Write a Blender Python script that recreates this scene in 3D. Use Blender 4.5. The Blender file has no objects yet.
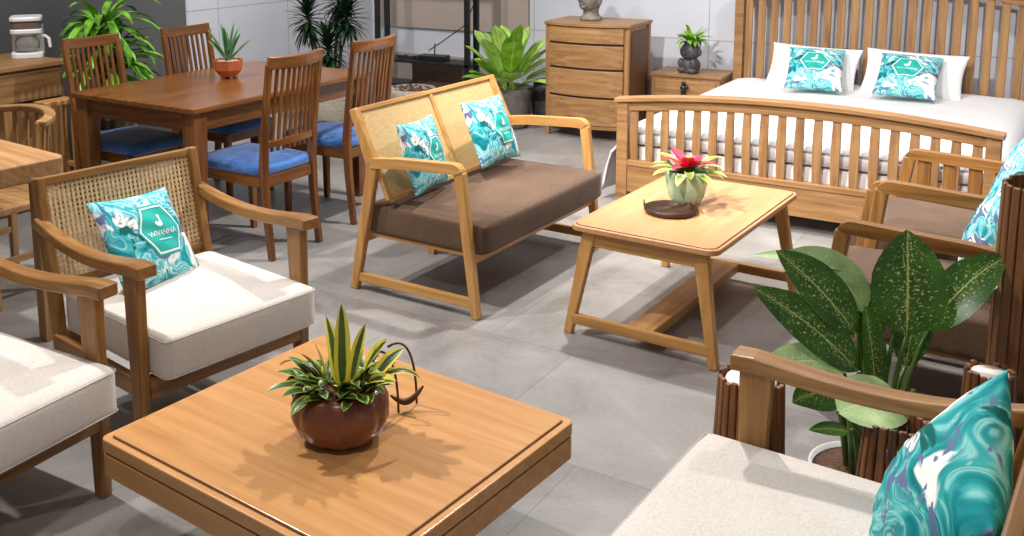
import bpy, bmesh, math, random
from math import sin, cos, pi, radians as R
from mathutils import Vector, Matrix
random.seed(7)
SC = bpy.context.scene
COL = SC.collection
V = Vector

# ------------------------------------------------------------------ materials
def srgb(r, g, b):
    f = lambda c: ((c/255+.055)/1.055)**2.4 if c/255 > .04045 else c/255/12.92
    return (f(r), f(g), f(b), 1)

class NT:
    def __init__(s, name):
        s.m = bpy.data.materials.new(name); s.m.use_nodes = True
        s.t = s.m.node_tree; s.b = s.t.nodes['Principled BSDF']
    def n(s, kind, **kw):
        x = s.t.nodes.new(kind)
        for k, v in kw.items():
            if k.startswith('i_'):
                x.inputs[k[2:].replace('_', ' ')].default_value = v
            else: setattr(x, k, v)
        return x
    def l(s, a, b): s.t.links.new(a, b)
    def ramp(s, fac, stops, interp='LINEAR'):
        r = s.n('ShaderNodeValToRGB'); r.color_ramp.interpolation = interp
        e = r.color_ramp.elements
        while len(e) < len(stops): e.new(.5)
        for k, (p, c) in enumerate(stops): e[k].position = p; e[k].color = c
        s.l(fac, r.inputs[0]); return r.outputs[0]
    def math(s, op, a, b=None, clamp=False):
        x = s.n('ShaderNodeMath', operation=op, use_clamp=clamp)
        for i, q in enumerate((a, b)):
            if q is None: continue
            if isinstance(q, (int, float)): x.inputs[i].default_value = q
            else: s.l(q, x.inputs[i])
        return x.outputs[0]
    def mix(s, fac, a, b):
        x = s.n('ShaderNodeMix', data_type='RGBA')
        for i, q in ((0, fac), (6, a), (7, b)):
            if isinstance(q, (int, float, tuple)): x.inputs[i].default_value = q
            else: s.l(q, x.inputs[i])
        return x.outputs[2]
    def coords(s, kind='Object', scale=(1, 1, 1), loc=(0, 0, 0)):
        tc = s.n('ShaderNodeTexCoord'); mp = s.n('ShaderNodeMapping')
        mp.inputs['Scale'].default_value = scale; mp.inputs['Location'].default_value = loc
        s.l(tc.outputs[kind], mp.inputs[0]); return mp.outputs[0]
    def noise(s, vec, scale=5, detail=3, rough=.5, dist=0):
        x = s.n('ShaderNodeTexNoise'); x.inputs['Scale'].default_value = scale
        x.inputs['Detail'].default_value = detail; x.inputs['Roughness'].default_value = rough
        x.inputs['Distortion'].default_value = dist
        s.l(vec, x.inputs['Vector']); return x.outputs[0]
    def bump(s, h, strength=.3, dist=.002):
        x = s.n('ShaderNodeBump'); x.inputs['Strength'].default_value = strength
        x.inputs['Distance'].default_value = dist
        s.l(h, x.inputs['Height']); s.l(x.outputs[0], s.b.inputs['Normal'])
    def out(s, col=None, rough=.5, metal=0, spec=None):
        if col is not None:
            if isinstance(col, tuple): s.b.inputs['Base Color'].default_value = col
            else: s.l(col, s.b.inputs['Base Color'])
        s.b.inputs['Roughness'].default_value = rough
        s.b.inputs['Metallic'].default_value = metal
        if spec is not None: s.b.inputs['Specular IOR Level'].default_value = spec
        return s.m

WOODS = {}
def wood(kind, axis='x'):
    """kind -> (dark, mid, light) and roughness; grain runs along axis of the part."""
    key = kind+axis
    if key in WOODS: return WOODS[key]
    pal = {'honey': ((176, 120, 68), (204, 148, 92), (220, 168, 112), .24),
           'teak': ((98, 62, 26), (146, 100, 50), (176, 130, 74), .36),
           'blond': ((166, 114, 58), (196, 144, 82), (216, 168, 104), .36),
           'pale': ((178, 124, 80), (204, 150, 102), (218, 168, 120), .34),
           'brown': ((78, 44, 18), (124, 76, 36), (156, 102, 54), .26),
           'oak': ((116, 80, 44), (158, 116, 72), (184, 142, 96), .45),
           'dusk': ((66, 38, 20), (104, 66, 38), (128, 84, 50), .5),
           'stick': ((56, 32, 16), (118, 74, 40), (166, 112, 66), .5)}[kind]
    n = NT('wood_'+kind+'_'+axis)
    k = 'xyz'.index(axis)
    sc = [22, 22, 22]; sc[k] = 1.5
    rnd = n.n('ShaderNodeObjectInfo').outputs['Random']
    tc = n.n('ShaderNodeTexCoord'); ad = n.n('ShaderNodeVectorMath', operation='ADD')
    n.l(tc.outputs['Object'], ad.inputs[0])
    cb = n.n('ShaderNodeCombineXYZ')
    for q in range(3): n.l(n.math('MULTIPLY', rnd, 7.3+q), cb.inputs[q])
    n.l(cb.outputs[0], ad.inputs[1])
    def mp(s):
        m = n.n('ShaderNodeMapping'); m.inputs['Scale'].default_value = s
        n.l(ad.outputs[0], m.inputs[0]); return m.outputs[0]
    a = n.noise(mp(sc), 1.0, 4, .55, 1.2)
    sc2 = [190, 190, 190]; sc2[k] = 5
    b = n.noise(mp(sc2), 1.0, 2, .5)
    sc3 = [5, 5, 5]; sc3[k] = .8
    w = n.n('ShaderNodeTexWave', wave_type='RINGS', rings_direction='XYZ'[k])
    w.inputs['Scale'].default_value = 1.6; w.inputs['Distortion'].default_value = 9
    w.inputs['Detail'].default_value = 2; w.inputs['Detail Scale'].default_value = .8
    n.l(mp(sc3), w.inputs['Vector'])
    f = n.math('ADD', n.math('MULTIPLY', a, .62), n.math('MULTIPLY', b, .28))
    f = n.math('ADD', f, n.math('MULTIPLY', w.outputs[1], .09))
    f = n.math('ADD', f, n.math('MULTIPLY', n.math('SUBTRACT', rnd, .5), .08))
    if kind in ('honey', 'pale'): f = n.math('ADD', n.math('MULTIPLY', f, .7), .15)
    c = n.ramp(f, [(.25, srgb(*pal[0])), (.5, srgb(*pal[1])), (.75, srgb(*pal[2]))])
    n.bump(b, .12, .001)
    WOODS[key] = n.out(c, pal[3]); return WOODS[key]

def plain(name, c, rough=.5, metal=0, var=.12, scale=30, bumps=0, spec=None):
    n = NT(name); v = n.coords()
    f = n.noise(v, scale, 4)
    dk = tuple(x*(1-var) for x in c[:3])+(1,); lt = tuple(min(1, x*(1+var)) for x in c[:3])+(1,)
    if bumps: n.bump(f, bumps, .003)
    return n.out(n.ramp(f, [(.3, dk), (.7, lt)]), rough, metal, spec)

def fabric(name, c, c2=None, thread=700, rough=.92, fuzz=.15, blotch=.06):
    n = NT(name)
    v1 = n.coords(scale=(thread, thread*.12, thread)); v2 = n.coords(scale=(thread*.12, thread, thread))
    a = n.math('ADD', n.noise(v1, 1, 1), n.noise(v2, 1, 1))
    big = n.noise(n.coords(), 6, 3)
    f = n.math('ADD', n.math('MULTIPLY', a, .5), n.math('MULTIPLY', n.math('SUBTRACT', big, .5), blotch*6))
    c2 = c2 or tuple(x*.72 for x in c[:3])+(1,)
    n.bump(a, .35, .0012)
    n.b.inputs['Sheen Weight'].default_value = fuzz
    return n.out(n.ramp(f, [(.3, c2), (.6, c)]), rough, 0, .2)

M = {}
M['linen'] = fabric('beige_linen', srgb(226, 216, 206), srgb(198, 186, 174), blotch=.03)
M['brown_fabric'] = fabric('brown_tweed', srgb(108, 82, 62), srgb(68, 50, 38), 600)
M['blue'] = fabric('blue_velvet', srgb(62, 122, 196), srgb(22, 62, 124), 200, .7, .6, .12)
M['white_cotton'] = fabric('white_cotton', srgb(244, 240, 238), srgb(226, 222, 220), 900, .9, .1, .02)
M['black_metal'] = plain('black_metal', srgb(22, 22, 24), .45)
M['iron'] = plain('rusty_iron', srgb(96, 60, 40), .6, .3, .4, 60, .3)
M['tray'] = plain('dark_bronze_tray', srgb(70, 44, 32), .4, .2, .25, 20)
M['black_plastic'] = plain('black_plastic', srgb(26, 26, 28), .35)
M['white_plastic'] = plain('white_plastic', srgb(238, 236, 234), .3, 0, .02)
M['smoke'] = plain('smoked_plastic', srgb(112, 92, 86), .2, 0, .15, 8)
M['soil'] = plain('soil', srgb(92, 62, 42), .95, 0, .5, 90, .8)
M['terracotta'] = plain('terracotta', srgb(198, 112, 60), .7, 0, .15, 12, .1)
M['brown_pot'] = plain('brown_glazed_clay', srgb(112, 62, 36), .3, 0, .18, 9, .05)
M['white_pot'] = plain('white_pot', srgb(226, 224, 220), .5, 0, .04)
M['grey_pot'] = plain('grey_pot', srgb(122, 114, 108), .8, 0, .15, 18, .2)
M['stone'] = plain('dark_stone', srgb(74, 72, 74), .55, 0, .4, 26, .5)
M['statue'] = plain('weathered_stone', srgb(126, 120, 110), .8, 0, .4, 26, .6)
M['bark'] = plain('bark', srgb(110, 88, 66), .9, 0, .3, 50, .5)
M['wax'] = plain('white_wood_end', srgb(240, 230, 216), .7, 0, .08, 18)
M['jute'] = fabric('beige_jute', srgb(206, 194, 176), srgb(156, 142, 124), 120, .95, .1, .08)
M['card'] = plain('brown_cardboard', srgb(128, 104, 88), .8, 0, .1)
M['greybox'] = plain('grey_plastic', srgb(92, 96, 104), .6, 0, .08)
M['cable'] = plain('cable_rubber', srgb(30, 28, 30), .6)
M['dark_gap'] = plain('shadow_gap_wood', srgb(46, 28, 16), .8)
M['white_print'] = plain('white_print', srgb(236, 248, 246), .8, 0, .02)
M['teal_print'] = plain('teal_print', srgb(30, 172, 160), .85, 0, .06, 8)
M['glass'] = NT('carafe_glass').out((.9, .88, .84, 1), .05)
M['glass'].node_tree.nodes['Principled BSDF'].inputs['Transmission Weight'].default_value = .85

def cane_mat(name, c1, c2):
    n = NT(name); f = n.noise(n.coords(scale=(90, 90, 90)), 1, 3)
    return n.out(n.ramp(f, [(.3, c2), (.7, c1)]), .55)
M['cane'] = cane_mat('natural_cane', srgb(236, 204, 158), srgb(206, 166, 114))
M['cane_light'] = cane_mat('light_cane', srgb(222, 186, 132), srgb(204, 164, 110))

def wave_cloth(name='teal_wave_print', k=1.0, deep=False):
    n = NT(name)
    v0 = n.coords(scale=(k, k, k))
    nz = n.n('ShaderNodeTexNoise'); nz.inputs['Scale'].default_value = 6; nz.inputs['Detail'].default_value = 2
    n.l(v0, nz.inputs['Vector'])
    sub = n.n('ShaderNodeVectorMath', operation='SUBTRACT'); n.l(nz.outputs[1], sub.inputs[0]); sub.inputs[1].default_value = (.5, .5, .5)
    sc = n.n('ShaderNodeVectorMath', operation='SCALE'); n.l(sub.outputs[0], sc.inputs[0]); sc.inputs['Scale'].default_value = .2
    ad = n.n('ShaderNodeVectorMath', operation='ADD'); n.l(v0, ad.inputs[0]); n.l(sc.outputs[0], ad.inputs[1])
    big = n.n('ShaderNodeTexNoise'); big.inputs['Scale'].default_value = 4.5; n.l(v0, big.inputs['Vector'])
    rt = n.n('ShaderNodeVectorRotate', rotation_type='Z_AXIS'); n.l(ad.outputs[0], rt.inputs['Vector'])
    n.l(n.math('MULTIPLY', n.math('SUBTRACT', big.outputs[0], .4), 4.5), rt.inputs['Angle'])
    ms = n.n('ShaderNodeMapping'); ms.inputs['Scale'].default_value = (7, 30, 7); n.l(rt.outputs[0], ms.inputs[0])
    st = n.noise(ms.outputs[0], 1, 3, .55, .3)
    base = n.ramp(st, [(.30, srgb(6, 92, 100)), (.42, srgb(20, 136, 140)), (.50, srgb(60, 168, 166)), (.55, srgb(140, 204, 198)), (.60, srgb(26, 140, 144)), (.70, srgb(120, 196, 190))] if deep else [(.30, srgb(10, 108, 118)), (.40, srgb(30, 152, 162)), (.47, srgb(92, 192, 198)), (.53, srgb(190, 226, 226)), (.58, srgb(56, 168, 176)), (.70, srgb(164, 218, 218))])
    a = n.noise(ad.outputs[0], 9, 3, .55, .6)
    m1 = n.ramp(a, [(.57, (0, 0, 0, 1)), (.60, (1, 1, 1, 1))])
    c = n.mix(m1, base, srgb(242, 238, 232))
    b = n.noise(n.coords(scale=(1, 1.4, 1), loc=(3, 1, 5)), 8, 3, .6, 1.5)
    m2 = n.ramp(b, [(.575, (0, 0, 0, 1)), (.61, (1, 1, 1, 1))])
    c = n.mix(m2, c, srgb(104, 116, 150))
    g = n.noise(n.coords(loc=(9, 4, 2)), 6, 4, .6, .5)
    m3 = n.ramp(g, [(.63, (0, 0, 0, 1)), (.66, (1, 1, 1, 1))])
    c = n.mix(m3, c, srgb(10, 96, 92))
    wv = n.noise(n.coords(scale=(900, 900, 900)), 1, 1)
    n.bump(wv, .2, .001)
    return n.out(c, .85, 0, .2)
M['wave'] = wave_cloth()
M['wave_big'] = wave_cloth('deep_teal_wave_print', .62, True)

def leafmat(name, mid, edge=None, vein=None, edge_at=.3, fleck=None, rough=.38, var=.25, vein_w=.03):
    """UV.x = along the leaf, UV.y = across it (0..1)."""
    n = NT(name); uv = n.n('ShaderNodeTexCoord').outputs['UV']
    sp = n.n('ShaderNodeSeparateXYZ'); n.l(uv, sp.inputs[0])
    d = n.math('ABSOLUTE', n.math('SUBTRACT', sp.outputs[1], .5))
    nz = n.noise(n.coords(), 14, 3)
    dk = tuple(x*(1-var) for x in mid[:3])+(1,); lt = tuple(min(1, x*(1+var)) for x in mid[:3])+(1,)
    c = n.ramp(nz, [(.35, dk), (.65, lt)])
    if fleck:
        mp = n.n('ShaderNodeMapping'); mp.inputs['Scale'].default_value = (40, 20, 1); mp.inputs['Rotation'].default_value = (0, 0, .0)
        n.l(uv, mp.inputs[0])
        vr = n.noise(mp.outputs[0], 1.0, 2, .6, .7)
        th = n.math('ADD', n.math('MULTIPLY', d, .26), .545)
        k = n.math('MULTIPLY', n.math('SUBTRACT', vr, th), 22, True)
        c = n.mix(k, c, fleck)
    if edge:
        dd = n.math('ADD', d, n.math('MULTIPLY', n.math('SUBTRACT', nz, .5), .15))
        k = n.math('MULTIPLY', n.math('SUBTRACT', dd, edge_at), 20, True)
        c = n.mix(k, c, edge)
    if vein:
        k = n.math('MULTIPLY', n.math('SUBTRACT', vein_w, d), 60, True)
        c = n.mix(k, c, vein)
    n.b.inputs['Transmission Weight'].default_value = 0
    n.b.inputs['Subsurface Weight'].default_value = 0
    return n.out(c, rough)
M['snake'] = leafmat('variegated_snake_leaf', srgb(62, 88, 36), srgb(226, 208, 76), None, .21)
M['snake_small'] = leafmat('small_rosette_leaf', srgb(66, 98, 42), srgb(176, 180, 76), None, .34)
M['dieff'] = leafmat('dieffenbachia_leaf', srgb(62, 104, 30), None, srgb(204, 208, 116), fleck=srgb(206, 214, 130), rough=.3, vein_w=.022)
M['dieff_pale'] = leafmat('pale_leaf', srgb(164, 188, 126), None, srgb(200, 214, 150), fleck=srgb(206, 220, 170), rough=.4)
M['stem'] = plain('green_stem', srgb(78, 108, 42), .4, 0, .2, 20)
M['aloe'] = leafmat('aloe_leaf', srgb(62, 122, 74), srgb(120, 160, 100), None, .42)
M['palm'] = leafmat('palm_leaf', srgb(112, 174, 46), None, srgb(200, 222, 100), rough=.35, var=.5)
M['dracaena'] = leafmat('dracaena_leaf', srgb(24, 54, 28), None, None, rough=.35, var=.4)
M['lime'] = leafmat('lime_leaf', srgb(176, 208, 96), srgb(110, 160, 56), srgb(222, 232, 160), .40, rough=.4)
M['lime2'] = leafmat('fresh_green_leaf', srgb(128, 178, 44), None, srgb(190, 214, 110), rough=.4)
M['brom'] = leafmat('bromeliad_leaf', srgb(132, 156, 66), srgb(196, 200, 130), None, .36, rough=.4)
M['red'] = leafmat('red_bract', srgb(222, 44, 76), None, srgb(244, 120, 130), rough=.4, var=.2)

def celadon():
    n = NT('celadon_glaze'); f = n.noise(n.coords(scale=(14, 14, 3)), 1, 4, .6, .8)
    return n.out(n.ramp(f, [(.35, srgb(128, 170, 136)), (.55, srgb(170, 200, 164)), (.7, srgb(196, 178, 120))]), .25)
M['celadon'] = celadon()

def floor_mat():
    n = NT('grey_stone_tiles'); tc = n.n('ShaderNodeTexCoord').outputs['Object']
    sp = n.n('ShaderNodeSeparateXYZ'); n.l(tc, sp.inputs[0])
    T = .72
    fx = n.math('DIVIDE', n.math('ADD', sp.outputs[0], .17), T); fy = n.math('DIVIDE', n.math('ADD', sp.outputs[1], .25), T)
    def edge(q, w):
        fr = n.math('FRACT', q); e = n.math('MINIMUM', fr, n.math('SUBTRACT', 1, fr))
        return n.math('LESS_THAN', e, w)
    row = n.math('FLOOR', fy)
    fx = n.math('ADD', fx, n.math('MULTIPLY', row, .5))
    line = n.math('MAXIMUM', edge(fx, .0035), edge(fy, .0035))
    cb = n.n('ShaderNodeCombineXYZ'); n.l(n.math('FLOOR', fx), cb.inputs[0]); n.l(row, cb.inputs[1])
    wn = n.n('ShaderNodeTexWhiteNoise', noise_dimensions='3D'); n.l(cb.outputs[0], wn.inputs[0])
    big = n.noise(tc, 2.6, 6, .65, .6); fine = n.noise(tc, 60, 3, .6)
    f = n.math('ADD', n.math('MULTIPLY', big, .75), n.math('MULTIPLY', fine, .2))
    f = n.math('ADD', f, n.math('MULTIPLY', wn.outputs[0], .12))
    c = n.ramp(f, [(.3, srgb(106, 100, 96)), (.5, srgb(142, 137, 132)), (.8, srgb(170, 166, 162))])
    c = n.mix(n.math('MULTIPLY', line, .45), c, srgb(98, 94, 92))
    n.bump(fine, .06, .002)
    return n.out(c, .42)
M['floor'] = floor_mat()

def wall_mat(name, c, vs=None, v0=0, hs=None, h0=0, ax=0):
    n = NT(name); tc = n.n('ShaderNodeTexCoord').outputs['Object']
    sp = n.n('ShaderNodeSeparateXYZ'); n.l(tc, sp.inputs[0])
    f = n.noise(tc, 3, 4)
    col = n.ramp(f, [(.3, tuple(x*.95 for x in c[:3])+(1,)), (.7, c)])
    if vs:
        def ln(o, st, off, w):
            fr = n.math('FRACT', n.math('DIVIDE', n.math('SUBTRACT', o, off-50*st), st))
            e = n.math('MINIMUM', fr, n.math('SUBTRACT', 1, fr)); return n.math('LESS_THAN', e, w/st)
        k = n.math('MAXIMUM', ln(sp.outputs[ax], vs, v0, .004), ln(sp.outputs[2], hs, h0, .004))
        col = n.mix(n.math('MULTIPLY', k, .6), col, tuple(x*.35 for x in c[:3])+(1,))
    return n.out(col, .6)
M['wall'] = wall_mat('pale_grey_wall_panel', srgb(206, 208, 216), 1.5, -2.55, 1.2, .70)
M['wall_l'] = wall_mat('pale_grey_side_panel', srgb(206, 208, 216), .8, 5.62, 1.2, .97, 1)
M['wall_dark'] = wall_mat('charcoal_wall', srgb(92, 90, 92))
M['tan'] = wall_mat('taupe_board', srgb(176, 160, 148))
M['base'] = wall_mat('pale_skirting', srgb(190, 192, 198))

# ------------------------------------------------------------------ mesh builder
class MB:
    def __init__(s):
        s.bm = bmesh.new(); s.uv = s.bm.loops.layers.uv.new('UVMap'); s.mi = 0
    def face(s, vs, uvs=None, smooth=False):
        try: f = s.bm.faces.new(vs)
        except ValueError: return
        f.smooth = smooth; f.material_index = s.mi
        if uvs:
            for l, u in zip(f.loops, uvs): l[s.uv].uv = u
    def pts(s, L): return [s.bm.verts.new(p) for p in L]
    def box(s, lo, hi):
        a, b = lo, hi
        v = s.pts([(x, y, z) for x in (a[0], b[0]) for y in (a[1], b[1]) for z in (a[2], b[2])])
        for q in ((0, 1, 3, 2), (4, 6, 7, 5), (0, 4, 5, 1), (2, 3, 7, 6), (0, 2, 6, 4), (1, 5, 7, 3)): s.face([v[i] for i in q])
        return s
    def cbox(s, c, d): return s.box([c[i]-d[i]/2 for i in range(3)], [c[i]+d[i]/2 for i in range(3)])
    def path(s, P, w, h, side=None, caps=True):
        """rectangular bar along points P; w = size along side vector, h = across; w,h may be lists."""
        P = [V(p) for p in P]; n = len(P); rings = []
        side = V(side) if side is not None else None
        for i, p in enumerate(P):
            t = (P[min(i+1, n-1)]-P[max(i-1, 0)]).normalized()
            sd = side or (t.cross(V((0, 0, 1))) if abs(t.z) < .95 else V((1, 0, 0)))
            sd = (sd-t*sd.dot(t)).normalized(); up = sd.cross(t).normalized()
            ww = w[i] if isinstance(w, (list, tuple)) else w; hh = h[i] if isinstance(h, (list, tuple)) else h
            if 0 < i < n-1:
                a = (P[i]-P[i-1]).normalized(); b = (P[i+1]-P[i]).normalized()
                k = 1/max(.6, cos(a.angle(b, 0)/2))
            else: k = 1
            rings.append(s.pts([p+sd*ww/2*x+up*hh/2*y*k for x, y in ((-1, -1), (1, -1), (1, 1), (-1, 1))]))
        for a, b in zip(rings, rings[1:]):
            for k in range(4): s.face([a[k], a[(k+1) % 4], b[(k+1) % 4], b[k]])
        if caps: s.face(rings[0][::-1]); s.face(rings[-1])
        return s
    def tube(s, P, r, seg=8, caps=True):
        P = [V(p) for p in P]; n = len(P); rings = []; ref = None
        for i, p in enumerate(P):
            t = (P[min(i+1, n-1)]-P[max(i-1, 0)]).normalized()
            if ref is None: ref = t.orthogonal().normalized()
            ref = (ref-t*ref.dot(t)).normalized(); b = t.cross(ref)
            rr = r[i] if isinstance(r, (list, tuple)) else r
            rings.append(s.pts([p+(ref*cos(2*pi*k/seg)+b*sin(2*pi*k/seg))*rr for k in range(seg)]))
        for a, b in zip(rings, rings[1:]):
            for k in range(seg): s.face([a[k], a[(k+1) % seg], b[(k+1) % seg], b[k]], None, True)
        if caps: s.face(rings[0][::-1]); s.face(rings[-1])
        return s
    def lathe(s, prof, c=(0, 0, 0), seg=32, ribs=0, rib=.0, smooth=True, sx=1, sy=1):
        rings = []
        for r, z in prof:
            ring = []
            for k in range(seg):
                a = 2*pi*k/seg; q = r*(1-rib*abs(cos(a*ribs/2))**6 if ribs else 1)
                ring.append((c[0]+q*cos(a)*sx, c[1]+q*sin(a)*sy, c[2]+z))
            rings.append(s.pts(ring))
        for a, b in zip(rings, rings[1:]):
            for k in range(seg): s.face([a[k], a[(k+1) % seg], b[(k+1) % seg], b[k]], None, smooth)
        s.face(rings[0][::-1]); s.face(rings[-1]); return s
    def ball(s, c, r, seg=16):
        r = r if isinstance(r, (tuple, list)) else (r, r, r); n = seg//2
        top = s.bm.verts.new((c[0], c[1], c[2]+r[2])); bot = s.bm.verts.new((c[0], c[1], c[2]-r[2])); rings = []
        for i in range(1, n):
            t = pi*i/n
            rings.append(s.pts([(c[0]+r[0]*sin(t)*cos(2*pi*k/seg), c[1]+r[1]*sin(t)*sin(2*pi*k/seg), c[2]+r[2]*cos(t)) for k in range(seg)]))
        for k in range(seg):
            s.face([top, rings[0][k], rings[0][(k+1) % seg]], None, True); s.face([bot, rings[-1][(k+1) % seg], rings[-1][k]], None, True)
        for a, b in zip(rings, rings[1:]):
            for k in range(seg): s.face([a[k], b[k], b[(k+1) % seg], a[(k+1) % seg]], None, True)
        return s
    def prism(s, poly, z0, z1, T=None):
        T = T or (lambda x, y, z: (x, y, z))
        a = s.pts([T(x, y, z0) for x, y in poly]); b = s.pts([T(x, y, z1) for x, y in poly]); n = len(poly)
        s.face(a[::-1]); s.face(b)
        for k in range(n): s.face([a[k], a[(k+1) % n], b[(k+1) % n], b[k]])
        return s
    def leaf(s, base, az, el, L, W, droop=0, nseg=9, fold=.25, stalk=0, tipw=.5, twist=0, shape=1.0, curl=0, roll=0):
        """curved leaf blade; shape<1 wider near the base. az azimuth, el start elevation, droop = elevation lost over length."""
        p = V(base); P = []; D = []
        for i in range(nseg+1):
            t = i/nseg; e = el-droop*t; a = az+curl*t
            d = V((cos(a)*cos(e), sin(a)*cos(e), sin(e)))
            P.append(p.copy()); D.append(d); p = p+d*(L/nseg)
        rows = []
        for i in range(nseg+1):
            t = i/nseg; d = D[i]
            if t < stalk: w = .02*W+.004
            else:
                q = (t-stalk)/(1-stalk) if stalk < 1 else 0
                w = W*max(.0, sin(pi*q**shape))**.75 if 0 < q < 1 else .001
                if tipw and q > .5: w = W*max(0.0, 1-((q-.5)/.5)**(1.7/ tipw*.5+.6))**.8
                w = max(w, .0015)
            aa = az+curl*t
            sd = V((-sin(aa), cos(aa), 0)); up = sd.cross(d)*-1
            if roll+twist*t:
                k = roll+twist*t; sd, up = sd*cos(k)+up*sin(k), up*cos(k)-sd*sin(k)
            rows.append([(P[i]+sd*w/2*x+up*abs(x)*w/2*fold, (t, .5+x/2)) for x in (-1, -.5, 0, .5, 1)])
        vs = [[s.bm.verts.new(q[0]) for q in r] for r in rows]
        for i in range(nseg):
            for k in range(4):
                s.face([vs[i][k], vs[i][k+1], vs[i+1][k+1], vs[i+1][k]], [rows[i][k][1], rows[i][k+1][1], rows[i+1][k+1][1], rows[i+1][k][1]], True)
        return P[-1]
    def done(s, name, mats, parent=None, bevel=0, seg=2, solid=0, label=None, sub=0):
        me = bpy.data.meshes.new(name)
        bmesh.ops.recalc_face_normals(s.bm, faces=s.bm.faces[:]) if not solid else None
        s.bm.to_mesh(me); s.bm.free()
        for m in (mats if isinstance(mats, (list, tuple)) else [mats]): me.materials.append(m)
        o = bpy.data.objects.new(name, me); COL.objects.link(o)
        if parent: o.parent = parent
        if solid: x = o.modifiers.new('t', 'SOLIDIFY'); x.thickness = solid; x.offset = 0
        if sub: x = o.modifiers.new('s', 'SUBSURF'); x.levels = x.render_levels = sub
        if bevel:
            x = o.modifiers.new('b', 'BEVEL'); x.width = bevel; x.segments = seg; x.limit_method = 'ANGLE'; x.angle_limit = R(40)
            x.harden_normals = False
        if label: o['label'] = label
        return o

def tag(o, label, cat, group=None, kind=None):
    o['label'] = label; o['category'] = cat
    if group: o['group'] = group
    if kind: o['kind'] = kind
    return o
def thing(name, label, cat, loc=(0, 0, 0), yaw=0, group=None):
    o = bpy.data.objects.new(name, None); COL.objects.link(o); o.empty_display_size = .1
    o.location = loc; o.rotation_euler = (0, 0, yaw); return tag(o, label, cat, group)
def struct(o): o['kind'] = 'structure'; return o
def dup(root, loc, yaw, label, group=None):
    r = root.copy(); COL.objects.link(r); r.location = loc; r.rotation_euler = (0, 0, yaw); r['label'] = label
    if group: r['group'] = group
    for ch in list(root.children):
        c = ch.copy(); COL.objects.link(c); c.parent = r
        for g in ch.children:
            d = g.copy(); COL.objects.link(d); d.parent = c
    return r
def rrect(x0, y0, x1, y1, r, n=6):
    P = []
    for cx, cy, a in ((x1-r, y1-r, 0), (x0+r, y1-r, pi/2), (x0+r, y0+r, pi), (x1-r, y0+r, 3*pi/2)):
        for k in range(n+1): P.append((cx+r*cos(a+pi/2*k/n), cy+r*sin(a+pi/2*k/n)))
    return P
def cushion(lo, hi, r=.03, puff=.01, n=(14, 14), sag=0):
    """soft box: rounded edges and slightly crowned top and sides."""
    m = MB(); c = [(lo[i]+hi[i])/2 for i in range(3)]; h = [(hi[i]-lo[i])/2 for i in range(3)]
    bmesh.ops.create_cube(m.bm, size=2)
    bmesh.ops.subdivide_edges(m.bm, edges=m.bm.edges[:], cuts=13, use_grid_fill=True)
    for v in m.bm.verts:
        p = v.co.copy(); q = V((0, 0, 0))
        for i in range(3):
            # inner box + rounded shell, with denser sampling at the edges
            s_ = math.copysign(abs(p[i])**.7, p[i]); q[i] = s_*h[i]
        inner = V([max(-(h[i]-r), min(h[i]-r, q[i])) for i in range(3)])
        d = q-inner
        if d.length > 1e-9: q = inner+d.normalized()*r*min(1, max(abs(d.x), abs(d.y), abs(d.z))/r)
        u, w, z = q[0]/h[0], q[1]/h[1], q[2]/h[2]
        q[2] += puff*(1-u*u)*(1-w*w)*(1 if z > 0 else .3)*abs(z)*math.copysign(1, z)
        q[0] += puff*.5*(1-w*w)*(1-z*z)*u; q[1] += puff*.5*(1-u*u)*(1-z*z)*w
        if sag: q[2] -= sag*(sin(u*5+w*3)*.5+.5)*(z > 0)
        v.co = V(c)+q
    for f in m.bm.faces: f.smooth = True
    return m

# ------------------------------------------------------------------ room shell
m = MB(); m.box((-6.4, -1.5, -.1), (3.2, 8.2, 0)); struct(m.done('floor', M['floor']))
m = MB(); m.box((-5.75, 7.6, 0), (3.0, 7.7, 3.2)); struct(m.done('wall_back', M['wall']))
m = MB(); m.box((-5.85, 5.27, 0), (-5.75, 7.7, 3.2)); struct(m.done('wall_left', M['wall_l']))
m = MB(); m.box((-5.87, -1.2, 0), (-5.73, 5.27, 3.2)); struct(m.done('wall_left_dark', M['wall_dark']))
m = MB(); m.box((-5.70, 7.57, .66), (-4.09, 7.6, 1.6)); m.box((-5.70, 7.57, .12), (-4.3, 7.6, .42)); struct(m.done('trim_1', M['tan']))
m = MB(); m.box((-5.75, 7.585, 0), (3, 7.6, .08)); struct(m.done('baseboard_back', M['base']))

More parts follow.
